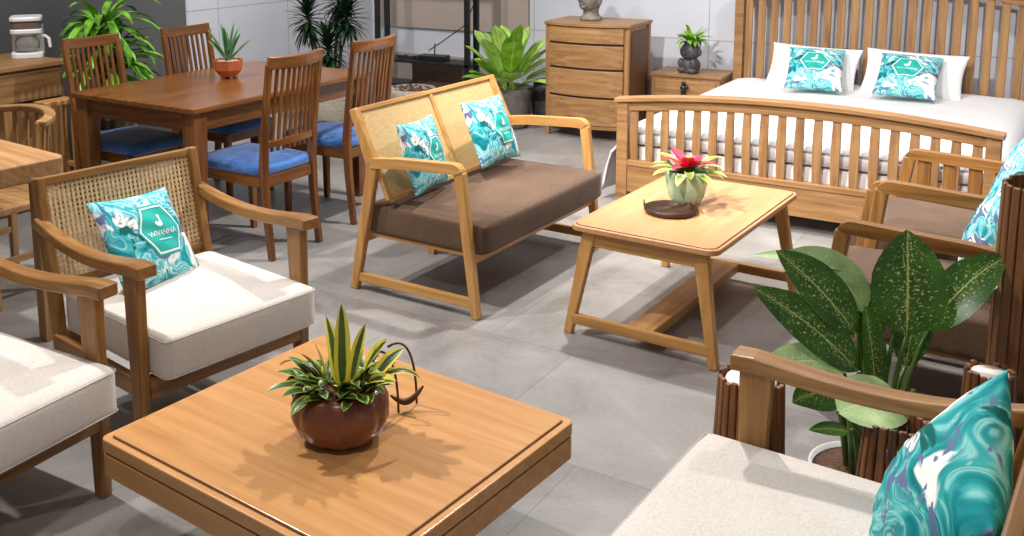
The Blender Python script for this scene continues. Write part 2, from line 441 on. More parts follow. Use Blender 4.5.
# ------------------------------------------------------------------ lounge armchairs (beige seat, cane back)
def cane_panel(p00, ux, uz, nx, nz, sx, sz, name, mat, parent, diag=True):
    """woven panel: ux, uz full extent vectors; strands as flat strips, woven front/back."""
    m = MB(); p00, ux, uz = V(p00), V(ux), V(uz); nrm = ux.cross(uz).normalized()
    def strip(a, b, w, off):
        d = (b-a).normalized(); sd = nrm.cross(d).normalized()*w/2; o = nrm*off; th = nrm*.0006
        v = m.pts([a-sd+o-th, a+sd+o-th, b+sd+o-th, b-sd+o-th, a-sd+o+th, a+sd+o+th, b+sd+o+th, b-sd+o+th])
        for q in ((0, 1, 2, 3), (7, 6, 5, 4), (0, 4, 5, 1), (2, 6, 7, 3), (1, 5, 6, 2), (0, 3, 7, 4)): m.face([v[i] for i in q])
    for i in range(nx+1): strip(p00+ux*i/nx, p00+ux*i/nx+uz, sx, .0012)
    for j in range(nz+1): strip(p00+uz*j/nz, p00+uz*j/nz+ux, sz, -.0012)
    if diag:
        U, Z = ux.length, uz.length; hx, hz = ux/U, uz/Z; st = 2*U/nx
        k = -Z
        while k < U:
            a0, a1 = max(0, k), min(U, k+Z)
            if a1-a0 > .02:
                strip(p00+hx*a0+hz*(a0-k), p00+hx*a1+hz*(a1-k), .0022, .0026)
                strip(p00+hx*a0+hz*(Z-(a0-k)), p00+hx*a1+hz*(Z-(a1-k)), .0022, -.0026)
            k += st
    return m.done(name, mat, parent)

def armchair(name, label, loc, yaw, group=None, w=.592, low=0):
    t = thing(name, label, 'armchair', loc, yaw, group)
    X = (-.021, w+.016)
    WX, WY, WZ = wood('teak', 'x'), wood('teak', 'y'), wood('teak', 'z')
    for x in X:
        s = -1 if x < 0 else 1
        # back post: upper part leans backwards, lower part is the rear leg
        xi = x-s*.012
        MB().path([(xi, -.10, 0), (xi, -.085, .25), (xi, -.07, .40), (xi, .0, .805)], [.034]*4, [.034, .05, .058, .04], (1, 0, 0)).done('rear_leg', WZ, t, .006)
        MB().path([(x, -.600, 0), (x, -.602, .3), (x, -.598, .63-low)], .036, [.038, .058, .078], (1, 0, 0)).done('front_leg', WZ, t, .006)
        P = []
        for k in range(13):
            u = k/12; y = -.012-(.665-low)*u
            z = .655-.038*sin(pi*min(1, u*1.08))**1.0*(1-u*.25)-(.018+low)*u
            P.append((x+s*.006*sin(pi*u), y, z))
        MB().path(P, [.04+.03*(k/12) for k in range(13)], [.04-.004*sin(pi*k/12) for k in range(13)], (1, 0, 0)).done('armrest', WY, t, .007, 3)
        m = MB(); m.box((x-.014, -.59, .225), (x+.014, -.09, .285)); m.done('side_rail', WY, t, .004)
    m = MB(); m.box((0, -.625, .215), (w, -.595, .285)); m.done('front_rail', WX, t, .004)
    m = MB(); m.box((0, -.105, .225), (w, -.075, .285)); m.done('rear_rail', WX, t, .004)
    # back frame in the leaning plane
    f = lambda x, s: (x, -.07+.075*s-.004, .40+.40*s)
    m = MB()
    m.path([f(.0, .97), f(w, .97)], .03, .028, (0, .18, 1)); m.done('top_rail', WX, t, .005)
    m = MB(); m.path([f(.0, .10), f(w, .10)], .03, .026, (0, .18, 1)); m.done('bottom_rail', WX, t, .005)
    p0 = V(f(.008, .12)); cane_panel(p0, V(f(w-.008, .12))-p0, V(f(.008, .95))-p0, int(34*w/.592), 20, .0096, .0092, 'cane_back', M['cane'], t, False)
    c = cushion((.004, -.708, .288), (w+.004, -.10, .430), .022, .012).done('seat_cushion', M['linen'], t)
    # seam cord round the upper and lower edge of the seat cushion
    for z in (.418, .302):
        m = MB(); q = rrect(.003, -.709, w+.005, -.099, .02, 4); m.tube([(a, b, z) for a, b in q]+[(q[0][0], q[0][1], z)], .0013, 6)
        m.done('seam_cord', M['linen'], c)
    return t
chA = armchair('lounge_armchair', 'teak lounge armchair with woven cane back and cream seat, teal pillow on it', (-2.945, 2.024, 0), 1.418, 'lounge armchairs at the left')
dup(chA, (-2.9, 1.101, 0), 1.614, 'teak lounge armchair cut by the left edge of the photo, cream seat without a pillow')
armchair('lounge_settee', 'teak lounge settee in the lower right corner, cream seat with a large wave pillow', (-.03, 2.25, 0), -1.611, None, 1.25, .022)

# ------------------------------------------------------------------ pillows
def pz(u, v, th): return th*(max(0, 1-abs(u)**2.4)**.55)*(max(0, 1-abs(v)**2.4)**.55)
def pxy(u, v, a, b): return (u*a*(1-.07*(1-v*v)), v*b*(1-.07*(1-u*u)))
def text_tris(txt, size):
    cu = bpy.data.curves.new('t', 'FONT'); cu.body = txt; cu.size = size; cu.align_x = 'CENTER'; cu.align_y = 'CENTER'; cu.resolution_u = 2
    o = bpy.data.objects.new('t', cu); COL.objects.link(o)
    dg = bpy.context.evaluated_depsgraph_get(); me = o.evaluated_get(dg).to_mesh()
    vs = [tuple(v.co) for v in me.vertices]; fs = [tuple(p.vertices) for p in me.polygons]
    o.evaluated_get(dg).to_mesh_clear(); bpy.data.objects.remove(o); bpy.data.curves.remove(cu)
    return vs, fs
TXT = text_tris('WIVANNA', .0255); TXT2 = ([(-.034, -.0012, 0), (.034, -.0012, 0), (.034, .0012, 0), (-.034, .0012, 0)], [(0, 1, 2, 3)])   # the second line is too small to read in the photo
def pillow(name, label, cat, c, Rm, a, b, th, mat, group=None, badge=None, br=.1, brot=0, seam=True):
    m = MB(); N = 22; sides = {}
    for sgn in (1, -1):
        g = []
        for i in range(N+1):
            row = []
            for j in range(N+1):
                u = sin((i/N-.5)*pi); v = sin((j/N-.5)*pi)
                x, y = pxy(u, v, a, b)
                wr = .0035*sin(9*u+4*v)*sin(7*v-3*u)*(1-u*u)*(1-v*v)*2
                if sgn < 0 and (i in (0, N) or j in (0, N)): row.append(sides[(i, j)])
                else: row.append(m.bm.verts.new((x, y, sgn*(pz(u, v, th)+wr))))
                if sgn > 0: sides[(i, j)] = row[-1]
            g.append(row)
        for i in range(N):
            for j in range(N):
                q = [g[i][j], g[i+1][j], g[i+1][j+1], g[i][j+1]]
                m.face(q if sgn > 0 else q[::-1], None, True)
    o = m.done(name, mat); tag(o, label, cat, group or ('white pillows on the bed' if name == 'bed_pillow' else 'teal wave print throw pillows'))
    MW = Matrix([list(Rm[0])+[c[0]], list(Rm[1])+[c[1]], list(Rm[2])+[c[2]], [0, 0, 0, 1]])
    o.matrix_world = MW
    if badge:
        bx, by = badge
        def P(x, y, off):
            x2, y2 = x*cos(brot)-y*sin(brot)+bx, x*sin(brot)+y*cos(brot)+by
            u = max(-1, min(1, x2/a)); v = max(-1, min(1, y2/b))
            for _ in range(4):
                u = x2/(a*(1-.07*(1-v*v))); v = y2/(b*(1-.07*(1-u*u))); u = max(-.99, min(.99, u)); v = max(-.99, min(.99, v))
            wr = .0035*sin(9*u+4*v)*sin(7*v-3*u)*(1-u*u)*(1-v*v)*2
            return (x2, y2, pz(u, v, th)+wr+off)
        k = MB()
        def hexrad(t): t = (t-pi/6+pi/2) % (pi/3); return cos(pi/6)/cos(t-pi/6)
        def disc(r0, r1, off, mi, nr=8, nt=48):
            k.mi = mi; rg = []
            for i in range(nr+1):
                rr = r0+(r1-r0)*i/nr
                rg.append(k.pts([P(rr*hexrad(2*pi*j/nt)*cos(2*pi*j/nt), rr*hexrad(2*pi*j/nt)*sin(2*pi*j/nt), off) for j in range(nt)]))
            for p, q in zip(rg, rg[1:]):
                for j in range(nt): k.face([p[j], p[(j+1) % nt], q[(j+1) % nt], q[j]], None, True)
        disc(.002, br, .0022, 0); disc(br*.86, br*.93, .0036, 1, 1)
        k.mi = 1; s = br/.1
        for (vs, fs), dy in ((TXT, -.014*s), (TXT2, -.036*s)):
            vv = k.pts([P(x*s, y*s+dy, .0036) for x, y, z in vs])
            for f in fs: k.face([vv[i] for i in f])
        # bird mark above the word: body, neck and head, tail
        for poly in ([(-.020, .012), (-.004, .006), (.012, .010), (.015, .022), (.002, .026), (-.010, .020)],
                     [(.002, .024), (.015, .022), (.014, .036), (.020, .044), (.012, .050), (.002, .046), (.004, .036)],
                     [(-.020, .012), (-.010, .020), (-.014, .026), (-.024, .022)]):
            vv = k.pts([P(x*s, y*s, .0036) for x, y in poly]); k.face(vv)
        kb = k.done('badge', [M['teal_print'], M['white_print']], o, label='teal hexagon badge with white outline and lettering')
        kb.matrix_parent_inverse = Matrix.Identity(4)
    return o
def lean(face, tilt, roll=0):
    a, l = R(face), R(tilt)
    n = V((cos(a)*cos(l), sin(a)*cos(l), sin(l))); up = V((-cos(a)*sin(l), -sin(a)*sin(l), cos(l))); rt = up.cross(n)
    q = R(roll); r2 = rt*cos(q)+up*sin(q); u2 = up*cos(q)-rt*sin(q)
    return [[r2[i], u2[i], n[i]] for i in range(3)]
CAM = V((0, 0, 1.65577))
def pull(c, k): return tuple(CAM+(V(c)-CAM)*k)
kA = 1.0
pillow('throw_pillow', 'teal wave pillow with hexagon badge on the cane armchair', 'pillow', pull((-2.879, 2.404, .496), .935), [[-.126, -.537, .834], [.987, .016, .159], [-.099, .844, .528]], .193, .170, .05, M['wave'], None, (.030, .012), .108)
kS = .965
pillow('throw_pillow', 'left teal wave pillow on the brown sofa, beside its near armrest', 'pillow', pull((-2.609, 3.82, .564), kS), [[-.173, -.302, .937], [.984, -.005, .18], [-.05, .953, .298]], .19, .162, .05, M['wave'], None, (.042, -.01), .092)
pillow('throw_pillow', 'right teal wave pillow on the brown sofa, leaning at the middle of the back', 'pillow', pull((-2.564, 4.361, .584), kS), [[-.034, -.394, .918], [.998, .026, .048], [-.043, .919, .393]], .20, .166, .05, M['wave'], None, (.045, 0), .098)
pillow('throw_pillow', 'left teal wave pillow propped on the bed', 'pillow', pull((-1.629, 7.03, .622), .995), [[.982, -.132, .132], [.185, .785, -.592], [-.025, .606, .795]], .18, .195, .07, M['wave'], None, (-.005, .01), .1)
pillow('throw_pillow', 'right teal wave pillow propped on the bed', 'pillow', pull((-1.063, 7.04, .618), .995), [[.998, -.021, .062], [.053, .817, -.574], [-.039, .577, .816]], .183, .195, .07, M['wave'], None, (-.005, .01), .1)
pillow('throw_pillow', 'big teal and white wave pillow in the lower right armchair', 'pillow', (-.205, 2.03, .54), lean(192, 26, -20), .205, .205, .085, M['wave_big'])
pillow('throw_pillow', 'teal wave pillow mostly hidden in the bottom right corner, only a tip showing', 'pillow', (-.215, 1.74, .475), lean(185, 24, 30), .15, .15, .06, M['wave_big'])
pillow('throw_pillow', 'pale teal wave pillow in the slatted-side armchair beside the bed', 'pillow', (-.265, 4.38, .63), lean(185, 20, -8), .2, .2, .06, M['wave'])
pillow('throw_pillow', 'pale teal wave pillow on the armchair just behind the tall dark stick pillar', 'pillow', (-.285, 3.80, .60), lean(188, 24, -10), .2, .2, .06, M['wave'])

# ------------------------------------------------------------------ sofa with brown cushion
def lounge_frame(t, L, dep, kind='blond', seat='brown_fabric', backs=2, slots=False, ztop=.65, backtop=.825):
    WX, WY, WZ = wood(kind, 'x'), wood(kind, 'y'), wood(kind, 'z')
    for x in (0, L):
        P = [(x, .012, 0), (x, -.112, .60)]
        MB().path(P, .034, [.04, .058], (1, 0, 0)).done('rear_leg', WZ, t, .006)
        MB().path([(x, -.105, .585), (x, .0, backtop)], .034, [.058, .034], (1, 0, 0)).done('back_post', WZ, t, .006)
        # armrest with a rounded front corner running down into the front leg
        yf = -dep+.08
        A = [(x, -.10, ztop-.055), (x, -.25, ztop-.038), (x, yf+.03, ztop-.022)]
        for k in range(1, 5):
            q = pi/2*k/5; A.append((x, yf+.026-.026*sin(q), ztop-.022-.026*(1-cos(q))))
        MB().path(A, .042, .044, (1, 0, 0)).done('armrest', WY, t, .006, 3)
        MB().path([(x, yf-.002, ztop-.036), (x, -dep, 0)], .036, [.05, .036], (1, 0, 0)).done('front_leg', WZ, t, .006)
        m = MB(); m.path([(x, -.0, .062), (x, -dep+.01, .062)], .026, .042, (1, 0, 0)); m.done('floor_stretcher', WY, t, .004)
        m = MB(); xr = x+(.04 if x == 0 else -.04); m.path([(xr, -.05, .257), (xr, -dep+.05, .257)], .022, .018, (1, 0, 0)); m.done('side_rail', WY, t, .004)
        if slots and x == 0:
            for k in range(5):
                y = -.16-(dep-.30)*k/4
                m = MB(); m.path([(x, y, .25), (x, y, ztop-.04)], .018, .052, (1, 0, 0)); m.done('slat', WZ, t, .003)
    m = MB(); m.box((0, -dep+.025, .222), (L, -dep+.05, .268)); m.done('front_rail', WX, t, .004)
    m = MB(); m.box((0, -.05, .222), (L, -.024, .268)); m.done('rear_rail', WX, t, .004)
    f = lambda x, s: (x, -.18+.175*s, .435+(backtop-.445)*s)
    m = MB(); m.path([f(0, 1), f(L, 1)], .022, .026, (0, .4, 1)); m.done('top_rail', WX, t, .004)
    m = MB(); m.path([f(.02, .0), f(L-.02, .0)], .022, .02, (0, .4, 1)); m.done('bottom_rail', WX, t, .004)
    for k in range(1, backs):
        m = MB(); m.path([f(L*k/backs, 0), f(L*k/backs, 1)], .03, .02, (1, 0, 0)); m.done('back_divider', WZ, t, .004)
    for x in (.016, L-.016):
        m = MB(); m.path([f(x, 0), f(x, 1)], .026, .022, (1, 0, 0)); m.done('back_stile', WZ, t, .003)
    for k in range(backs):
        x0, x1 = L*k/backs+.012, L*(k+1)/backs-.012; p0 = V(f(x0, .02))
        nx = int((x1-x0)/.0105); cane_panel(p0, V(f(x1, .02))-p0, V(f(x0, .98))-p0, nx, 40, .0101, .0098, 'cane_back', M['cane_light'], t, False)
    c = cushion((.018, -dep-.03, .264), (L-.008, -.045, .402), .022, .012).done('seat_cushion', M[seat], t)
    return t
t = thing('two_seat_sofa', 'blond wood two-seat sofa with cane back and brown seat cushion', 'sofa', (-2.736, 3.463, 0), R(88.5))
lounge_frame(t, 1.124, .639)
m = MB(); m.path([(.585, .0, 0), (.585, -.06, .225)], .034, [.034, .042], (1, 0, 0)); m.done('centre_leg', wood('blond', 'z'), t, .004)
t = thing('wooden_armchair', 'brown wood armchair with open sides and brown seat, directly behind the big leafy plant', 'armchair', (-.05, 4.03, 0), R(-91), 'brown-seat armchairs at right')
lounge_frame(t, .60, .70, 'teak', backs=1, ztop=.66)
t = thing('wooden_armchair', 'brown wood armchair with slotted side panels and brown seat, just in front of the footboard', 'armchair', (-.08, 4.82, 0), R(-92), 'brown-seat armchairs at right')
lounge_frame(t, .66, .70, 'teak', backs=1, slots=True, ztop=.62)

# ------------------------------------------------------------------ coffee tables
t = thing('coffee_table', 'square honey wood coffee table in the foreground with stepped edge', 'table', (-2.027, 1.508, 0), R(85.5))
a_, b_ = .802, .902; hz = .3785; HX = wood('honey', 'x')
WY = wood('honey', 'y')
m = MB(); m.prism(rrect(0, -b_, a_, 0, .022), hz-.040, hz-.005); top = m.done('tabletop', WY, t, .004, 3)
m = MB(); m.prism(rrect(.0195, -b_+.0195, a_-.0195, -.0195, .016), hz-.006, hz-.0045); m.done('groove_shade', M['dark_gap'], top)  # dark ring paints the shade of the gap round the inset panel
m = MB(); m.prism(rrect(.022, -b_+.022, a_-.022, -.022, .014), hz-.006, hz+.0015); m.done('inset_panel', WY, top, .0015, 2)
m = MB(); m.prism(rrect(.006, -b_+.006, a_-.006, -.006, .02), hz-.046, hz-.039); m.done('shadow_gap', M['dark_gap'], t)
m = MB(); m.prism(rrect(.001, -b_+.001, a_-.001, -.001, .022), hz-.105, hz-.045); m.done('apron', WY, t, .003)
for x in (.24, a_-.24):
    for y in (-.24, -b_+.24):
        m = MB(); m.path([(x, y, 0), (x, y, hz-.1)], [.045, .06], [.045, .06], (1, 0, 0)); m.done('leg', wood('honey', 'z'), t, .005)

t = thing('coffee_table', 'rectangular pale wood coffee table with splayed legs in the middle of the floor', 'table', (-1.718, 3.519, 0), R(87.6))
L_, S_, hz = .981, .602, .454; PX, PY_, PZ = wood('pale', 'x'), wood('blond', 'y'), wood('blond', 'z')
m = MB(); m.prism(rrect(0, -S_, L_, 0, .045), hz-.024, hz-.002); top = m.done('tabletop', PX, t, .004, 3)
m = MB(); m.prism(rrect(.012, -S_+.012, L_-.012, -.012, .04), hz-.003, hz-.0015); m.done('groove_shade', M['dark_gap'], top)  # thin dark ring, colour standing in for the shade in the groove
m = MB(); m.prism(rrect(.016, -S_+.016, L_-.016, -.016, .036), hz-.003, hz+.001); m.done('inset_panel', PX, top, .001, 2)
for x, s in ((.045, 1), (L_-.045, -1)):
    xf = x-s*.03
    for y0, y1 in ((-.075, .0), (-S_+.075, -S_)):
        m = MB(); m.path([(xf, y1, 0), (x, y0, hz-.024)], .034, [.034, .058], (1, 0, 0)); m.done('leg', PZ, t, .005)
        m = MB(); m.lathe([(.012, 0), (.012, .006)], (xf, y1, 0), 12); 
        m.done('foot_pad', M['black_plastic'], t)
    m = MB(); m.path([(xf, -.012, .065), (xf, -S_+.012, .065)], .026, .042, (1, 0, 0)); m.done('end_stretcher', PY_, t, .004)
    m = MB(); m.box((x-.012, -S_+.075, hz-.088), (x+.012, -.075, hz-.024)); m.done('end_rail', PY_, t, .004)
m = MB(); m.box((.03, -S_/2-.055, .045), (L_-.03, -S_/2+.055, .085)); m.done('long_stretcher', wood('blond', 'x'), t, .004)
for y in (-.085, -S_+.085):
    m = MB(); m.box((.05, y-.011, hz-.074), (L_-.05, y+.011, hz-.024)); m.done('side_rail', wood('blond', 'x'), t, .004)

# tray on the pale table
t = thing('round_tray', 'round dark metal tray with two handles on the pale coffee table', 'tray', (-1.435, 3.875, .456))
m = MB(); m.lathe([(.002, 0), (.096, 0), (.102, .004), (.105, .022), (.101, .022), (.098, .006), (.002, .005)], seg=40); m.done('dish', M['tray'], t)
for a in (R(205), R(25)):
    c, s = cos(a), sin(a); P = []
    for k in range(9):
        q = pi*k/8; P.append(V((c*.104-s*.026*cos(q), s*.104+c*.026*cos(q), .016+.028*min(1, 1.6*sin(q)))))
    MB().tube(P, .0028, 8).done('handle', M['iron'], t)

# bromeliad in celadon pot
def root_plant(name, label, loc, cat='potted plant'): return thing(name, label, cat, loc)
t = root_plant('potted_bromeliad', 'red-flowered bromeliad in a pale green glazed pot on the pale coffee table', (-1.425, 4.03, .456))
m = MB(); m.lathe([(.045, 0), (.054, .004), (.072, .035), (.085, .09), (.088, .13), (.085, .146), (.079, .146), (.077, .128), (.002, .126)], seg=36); m.done('pot', M['celadon'], t)
m = MB(); m.lathe([(.077, .126), (.05, .13), (.002, .132)], seg=20); m.done('soil', M['soil'], t)
m = MB()
for k in range(15):
    a = k*2.4; m.leaf((cos(a)*.012, sin(a)*.012, .13), a, R(40-k % 3*13), .145+.035*(k % 2), .040, R(50), 8, .25, 0, .5, 0, .8)
m.done('foliage', M['brom'], t)
m = MB()
for k in range(9):
    a = k*2.4+.3; m.leaf((0, 0, .15), a, R(56-k*4.5), .095+.025*(k % 3), .052, R(35), 7, .2, 0, .5, 0, .7)
m.ball((0, 0, .17), (.014, .014, .02), 10); m.done('red_flower', M['red'], t)

# snake plant in pumpkin pot on the front table
t = root_plant('potted_snake_plant', 'variegated plants in a round ribbed brown bowl on the front coffee table', (-1.512, 1.835, .380))
pr_ = [(.058, 0), (.078, .003), (.106, .026), (.123, .066), (.122, .10), (.108, .130), (.094, .140), (.089, .136), (.096, .12), (.002, .118)]
m = MB(); m.lathe(pr_, seg=96, ribs=10, rib=.045); m.done('pot', M['brown_pot'], t)
m = MB(); m.lathe([(.096, .118), (.05, .125), (.002, .127)], seg=24); m.done('soil', M['soil'], t)
m = MB()
for az, el, L, W, dr, x, y in ((2.2, 84, .23, .034, 4, .0, .01), (2.6, 72, .19, .032, 25, -.02, .02), (1.2, 80, .18, .03, 12, .02, .02), (.4, 76, .165, .046, 30, .04, .03), (-.3, 74, .15, .034, 45, .05, .0),
                              (3.3, 62, .17, .022, 110, -.05, 0), (.9, 62, .17, .022, 120, .07, .03), (3.9, 70, .13, .036, 30, -.03, -.01), (5.2, 66, .12, .03, 60, .03, -.02), (2.0, 66, .17, .03, 40, -.03, .03), (.1, 60, .14, .03, 70, .05, .01), (-.9, 70, .11, .03, 50, .04, -.03)):
    m.leaf((x, y, .12), az, R(el), L*.93, W*1.25, R(dr), 10, .3, 0, .6, .5, .75)
for az, el, L, W, dr, x, y in ((.6, 74, .15, .055, 20, .045, .03), (1.0, 64, .13, .045, 40, .06, .05), (-.1, 58, .12, .04, 50, .075, .01), (2.4, 62, .15, .034, 35, -.02, .04), (3.6, 80, .12, .03, 10, -.04, .0)):
    m.leaf((x, y, .12), az, R(el), L, W, R(dr), 10, .3, 0, .6, .4, .75)
m.done('snake_leaves', M['snake'], t)
m = MB()
random.seed(3)
for k in range(62):
    a = k*2.399; r = .012+.078*math.sqrt((k+.5)/62); d = (k % 6)
    cx, cy = cos(a)*r-.004, sin(a)*r
    m.leaf((cx, cy, .125+.025*random.random()), a+random.uniform(-1.2, 1.2), R(random.uniform(15, 65)), random.uniform(.05, .08), random.uniform(.024, .034), R(random.uniform(30, 80)), 6, .3, 0, .6, 0, .8)
for az, el, L in ((3.6, 40, .10), (3.9, 20, .12), (3.3, 55, .1), (4.3, 30, .09), (3.0, 30, .09), (4.6, 10, .1)):
    m.leaf((cos(az)*.08, sin(az)*.08, .135), az, R(el), L*.85, .036, R(50), 7, .3, 0, .6, 0, .8)
m.done('small_rosettes', M['snake_small'], t)

# twisted metal ornament next to the bowl
t = thing('metal_ornament', 'thin rusty metal ornament with two hoops on a curved foot, beside the brown bowl', 'ornament', (-1.455, 2.045, .380), .597)
for dx, dy in ((-.025, -.03), (.022, .02)):
    m = MB(); P = []
    for k in range(13):
        q = k/12; P.append((dx-.075*q**2.2, dy+.01*q, .004+.165*sin(q*pi*.62)))
    m.tube(P, .0032, 8); m.done('hoop', M['iron'], t)
m = MB(); P = [(-.045+.085*k/10, -.02+.02*k/10, .046-.03*sin(pi*k/10)+.016*(k/10)) for k in range(11)]
m.tube(P, [.003+.006*sin(pi*k/10) for k in range(11)], 8); m.done('crescent', M['iron'], t)

# ------------------------------------------------------------------ dining table and chairs
t = thing('dining_table', 'dark brown wooden dining table with square legs', 'table', (-4.583, 3.363, 0), R(89.6))
L_, W_ = 1.41, .95; BX = wood('brown', 'x')
m = MB(); m.prism(rrect(0, -W_, L_, 0, .02), .722, .750); m.done('tabletop', BX, t, .006, 3)
for y in (-.05, -W_+.05): m = MB(); m.box((.06, y-.011, .625), (L_-.06, y+.011, .722)); m.done('apron', BX, t, .002)
for x in (.05, L_-.05): m = MB(); m.box((x-.011, -W_+.06, .625), (x+.011, -.06, .722)); m.done('apron', wood('brown', 'y'), t, .002)
for x in (.065, L_-.065):
    for y in (-.065, -W_+.065):
        m = MB(); m.path([(x, y, 0), (x, y, .55), (x, y, .722)], [.06, .085, .09], [.06, .085, .09], (1, 0, 0)); m.done('leg', wood('brown', 'z'), t, .005)

def dining_chair(label, loc, yaw, kind='brown', group='dining chairs round the brown table'):
    """local x across the back (0..w), y forward (towards the table)."""
    t = thing('dining_chair', label, 'chair', loc, yaw, group); w = .35; d = .43
    WX, WY, WZ = wood(kind, 'x'), wood(kind, 'y'), wood(kind, 'z')
    back = lambda z: -.012-.07*max(0, (z-.45)/.55)**1.3 if z > .45 else -.012-.035*((.45-z)/.45)**1.6
    for x, o in ((0, -.006), (w, .006)):
        Z = [0, .15, .3, .45, .6, .75, .9, .97]
        m = MB(); m.path([(x+o*max(0, z-.45)*2, back(z)+.012, z) for z in Z], [.03, .032, .034, .036, .034, .032, .032, .032], [.03, .034, .038, .042, .034, .03, .026, .026], (1, 0, 0)); m.done('rear_leg', WZ, t, .005)
        m = MB(); m.path([(x, d, 0), (x, d, .41)], [.03, .038], [.03, .038], (1, 0, 0)); m.done('front_leg', WZ, t, .004)
        m = MB(); m.box((x-.01, 0, .36), (x+.01, d, .415)); m.done('side_rail', WY, t, .003)
    m = MB(); m.box((0, d-.01, .36), (w, d+.01, .415)); m.done('front_rail', WX, t, .003)
    m = MB(); m.box((0, -.012, .36), (w, .010, .415)); m.done('rear_rail', WX, t, .003)
    cv = lambda x, y: y-.02*(1-((x-w/2)/(w/2))**2)
    n = 8
    m = MB(); P = [(x, cv(x, back(.98))+.008, .972+.006*abs((x-w/2)/(w/2))**2) for x in [-.018+(w+.036)*k/n for k in range(n+1)]]
    m.path(P, .062, .026, (0, -.1, 1)); m.done('crest_rail', WX, t, .006, 3)
    m = MB(); P = [(x, cv(x, back(.58))+.012, .575) for x in [.0+w*k/n for k in range(n+1)]]
    m.path(P, .036, .02, (0, -.1, 1)); m.done('lower_rail', WX, t, .004)
    for k in range(8):
        x = .045+(w-.09)*k/7
        m = MB(); m.path([(x, cv(x, back(z))+.012, z) for z in (.535, .65, .78, .9, .955)], .017, .012, (1, 0, 0)); m.done('slat', WZ, t, .002)
    cushion((-.012, -.0, .405), (w+.012, d+.035, .470), .028, .022).done('seat', M['blue'], t)
    return t
dc = dining_chair('brown slat-back dining chair nearest the camera, blue seat, back turned to us', (-3.354, 3.535, 0), R(89.2))
dup(dc, (-3.385, 4.22, 0), R(90.9), 'brown slat-back dining chair on the near side, the one beside the cane-back sofa')
dup(dc, (-4.715, 3.855, 0), R(-90), 'brown slat-back dining chair on the far side, in front of the leafy palm')
dup(dc, (-4.655, 4.51, 0), R(-90), 'brown slat-back dining chair on the far side, behind the small clay aloe pot')

t = root_plant('potted_aloe', 'small spiky aloe in a faceted terracotta bowl on the dining table', (-4.19, 4.155, .7505))
m = MB(); m.lathe([(.045, .012), (.05, .012), (.078, .05), (.088, .108), (.082, .108), (.078, .098), (.002, .096)], seg=8, smooth=False)
for k in range(3):
    a = 2*pi*k/3+.4; m.lathe([(.014, 0), (.02, .02)], (cos(a)*.04, sin(a)*.04, 0), 8)
m.done('pot', M['terracotta'], t, .004)
m = MB(); m.lathe([(.078, .096), (.04, .101), (.002, .102)], seg=16); m.done('gravel', M['wax'], t)
m = MB()
for k in range(10):
    a = k*2.4+.5; e = 84-k*4.6; m.leaf((cos(a)*.012, sin(a)*.012, .1), a, R(e), .225-.006*k, .025, R(6), 7, .7, 0, .9, 0, .4)
m.done('leaves', M['aloe'], t, solid=.004)

# ------------------------------------------------------------------ left: sideboard, coffee maker, table, chair
t = thing('sideboard', 'light oak sideboard with drawer and door against the dark wall, coffee maker on it', 'cabinet', (-5.62, 2.865, 0), 0)
OY, OZ, OX = wood('oak', 'y'), wood('oak', 'z'), wood('oak', 'x')
D, Wd = .54, .84
m = MB(); m.box((0, .01, .09), (D, Wd-.01, .825)); m.done('body', OZ, t, .004)
m = MB(); m.box((-.01, 0, .825), (D+.03, Wd+.015, .852)); m.done('top', OY, t, .004)
m = MB(); m.box((D, .03, .645), (D+.018, Wd-.035, .81)); m.done('drawer', OY, t, .004)
for k in range(2):
    m = MB(); m.box((D, .03+k*.39, .12), (D+.018, .03+.385+k*.39, .63)); m.done('door', OZ, t, .004)
m = MB(); m.box((D, .03, .632), (D+.004, Wd-.035, .643)); m.done('shadow_gap', M['dark_gap'], t)
for x in (.03, D-.03):
    for y in (.04, Wd-.04): m = MB(); m.path([(x, y, 0), (x, y, .09)], .04, .04, (1, 0, 0)); m.done('leg', OZ, t, .003)

t = thing('coffee_maker', 'white drip coffee maker with glass jug on the oak sideboard', 'coffee maker', (-5.39, 3.69, .852), R(-38)); t.scale = (1.2, 1.2, .92)
# local x = front, y = across
m = MB(); m.prism(rrect(-.09, -.075, .11, .075, .03), 0, .035); m.done('base', M['white_plastic'], t, .005)
m = MB(); m.prism(rrect(-.09, -.075, -.03, .075, .02), .03, .20); m.done('column', M['white_plastic'], t, .005)
m = MB(); m.prism(rrect(-.09, -.075, .09, .075, .03), .155, .185); m.prism(rrect(-.09, -.075, .09, .075, .03), .235, .262); m.done('head', M['white_plastic'], t, .006)
m = MB(); m.prism(rrect(-.082, -.070, .083, .070, .028), .184, .236); m.done('water_tank', M['smoke'], t, .004)
m = MB(); m.lathe([(.045, .038), (.058, .05), (.058, .10), (.045, .135), (.042, .145), (.038, .145), (.040, .134), (.053, .098), (.053, .052), (.002, .045)], (.035, 0, 0), 28); jug = m.done('jug', M['glass'], t)
m = MB(); m.path([(.045, .045, .135), (.052, .085, .138), (.056, .104, .12), (.06, .108, .06)], .02, .014, (1, 0, 0)); m.done('jug_handle', M['white_plastic'], jug, .003)
m = MB(); m.lathe([(.047, .145), (.047, .154), (.002, .156)], (.035, 0, 0), 24); m.done('jug_lid', M['white_plastic'], jug)

t = thing('side_table', 'thick light wood table cut by the left edge, behind the cane armchair', 'table', (-3.35, 2.426, 0), R(-5.5))
m = MB(); m.prism(rrect(-.95, -.85, 0, 0, .035), .668, .75); m.done('tabletop', wood('oak', 'x'), t, .012, 4)
for x in (-.08, -.87):
    for y in (-.08, -.77): m = MB(); m.path([(x, y, 0), (x, y, .668)], .055, .055, (1, 0, 0)); m.done('leg', OZ, t, .004)

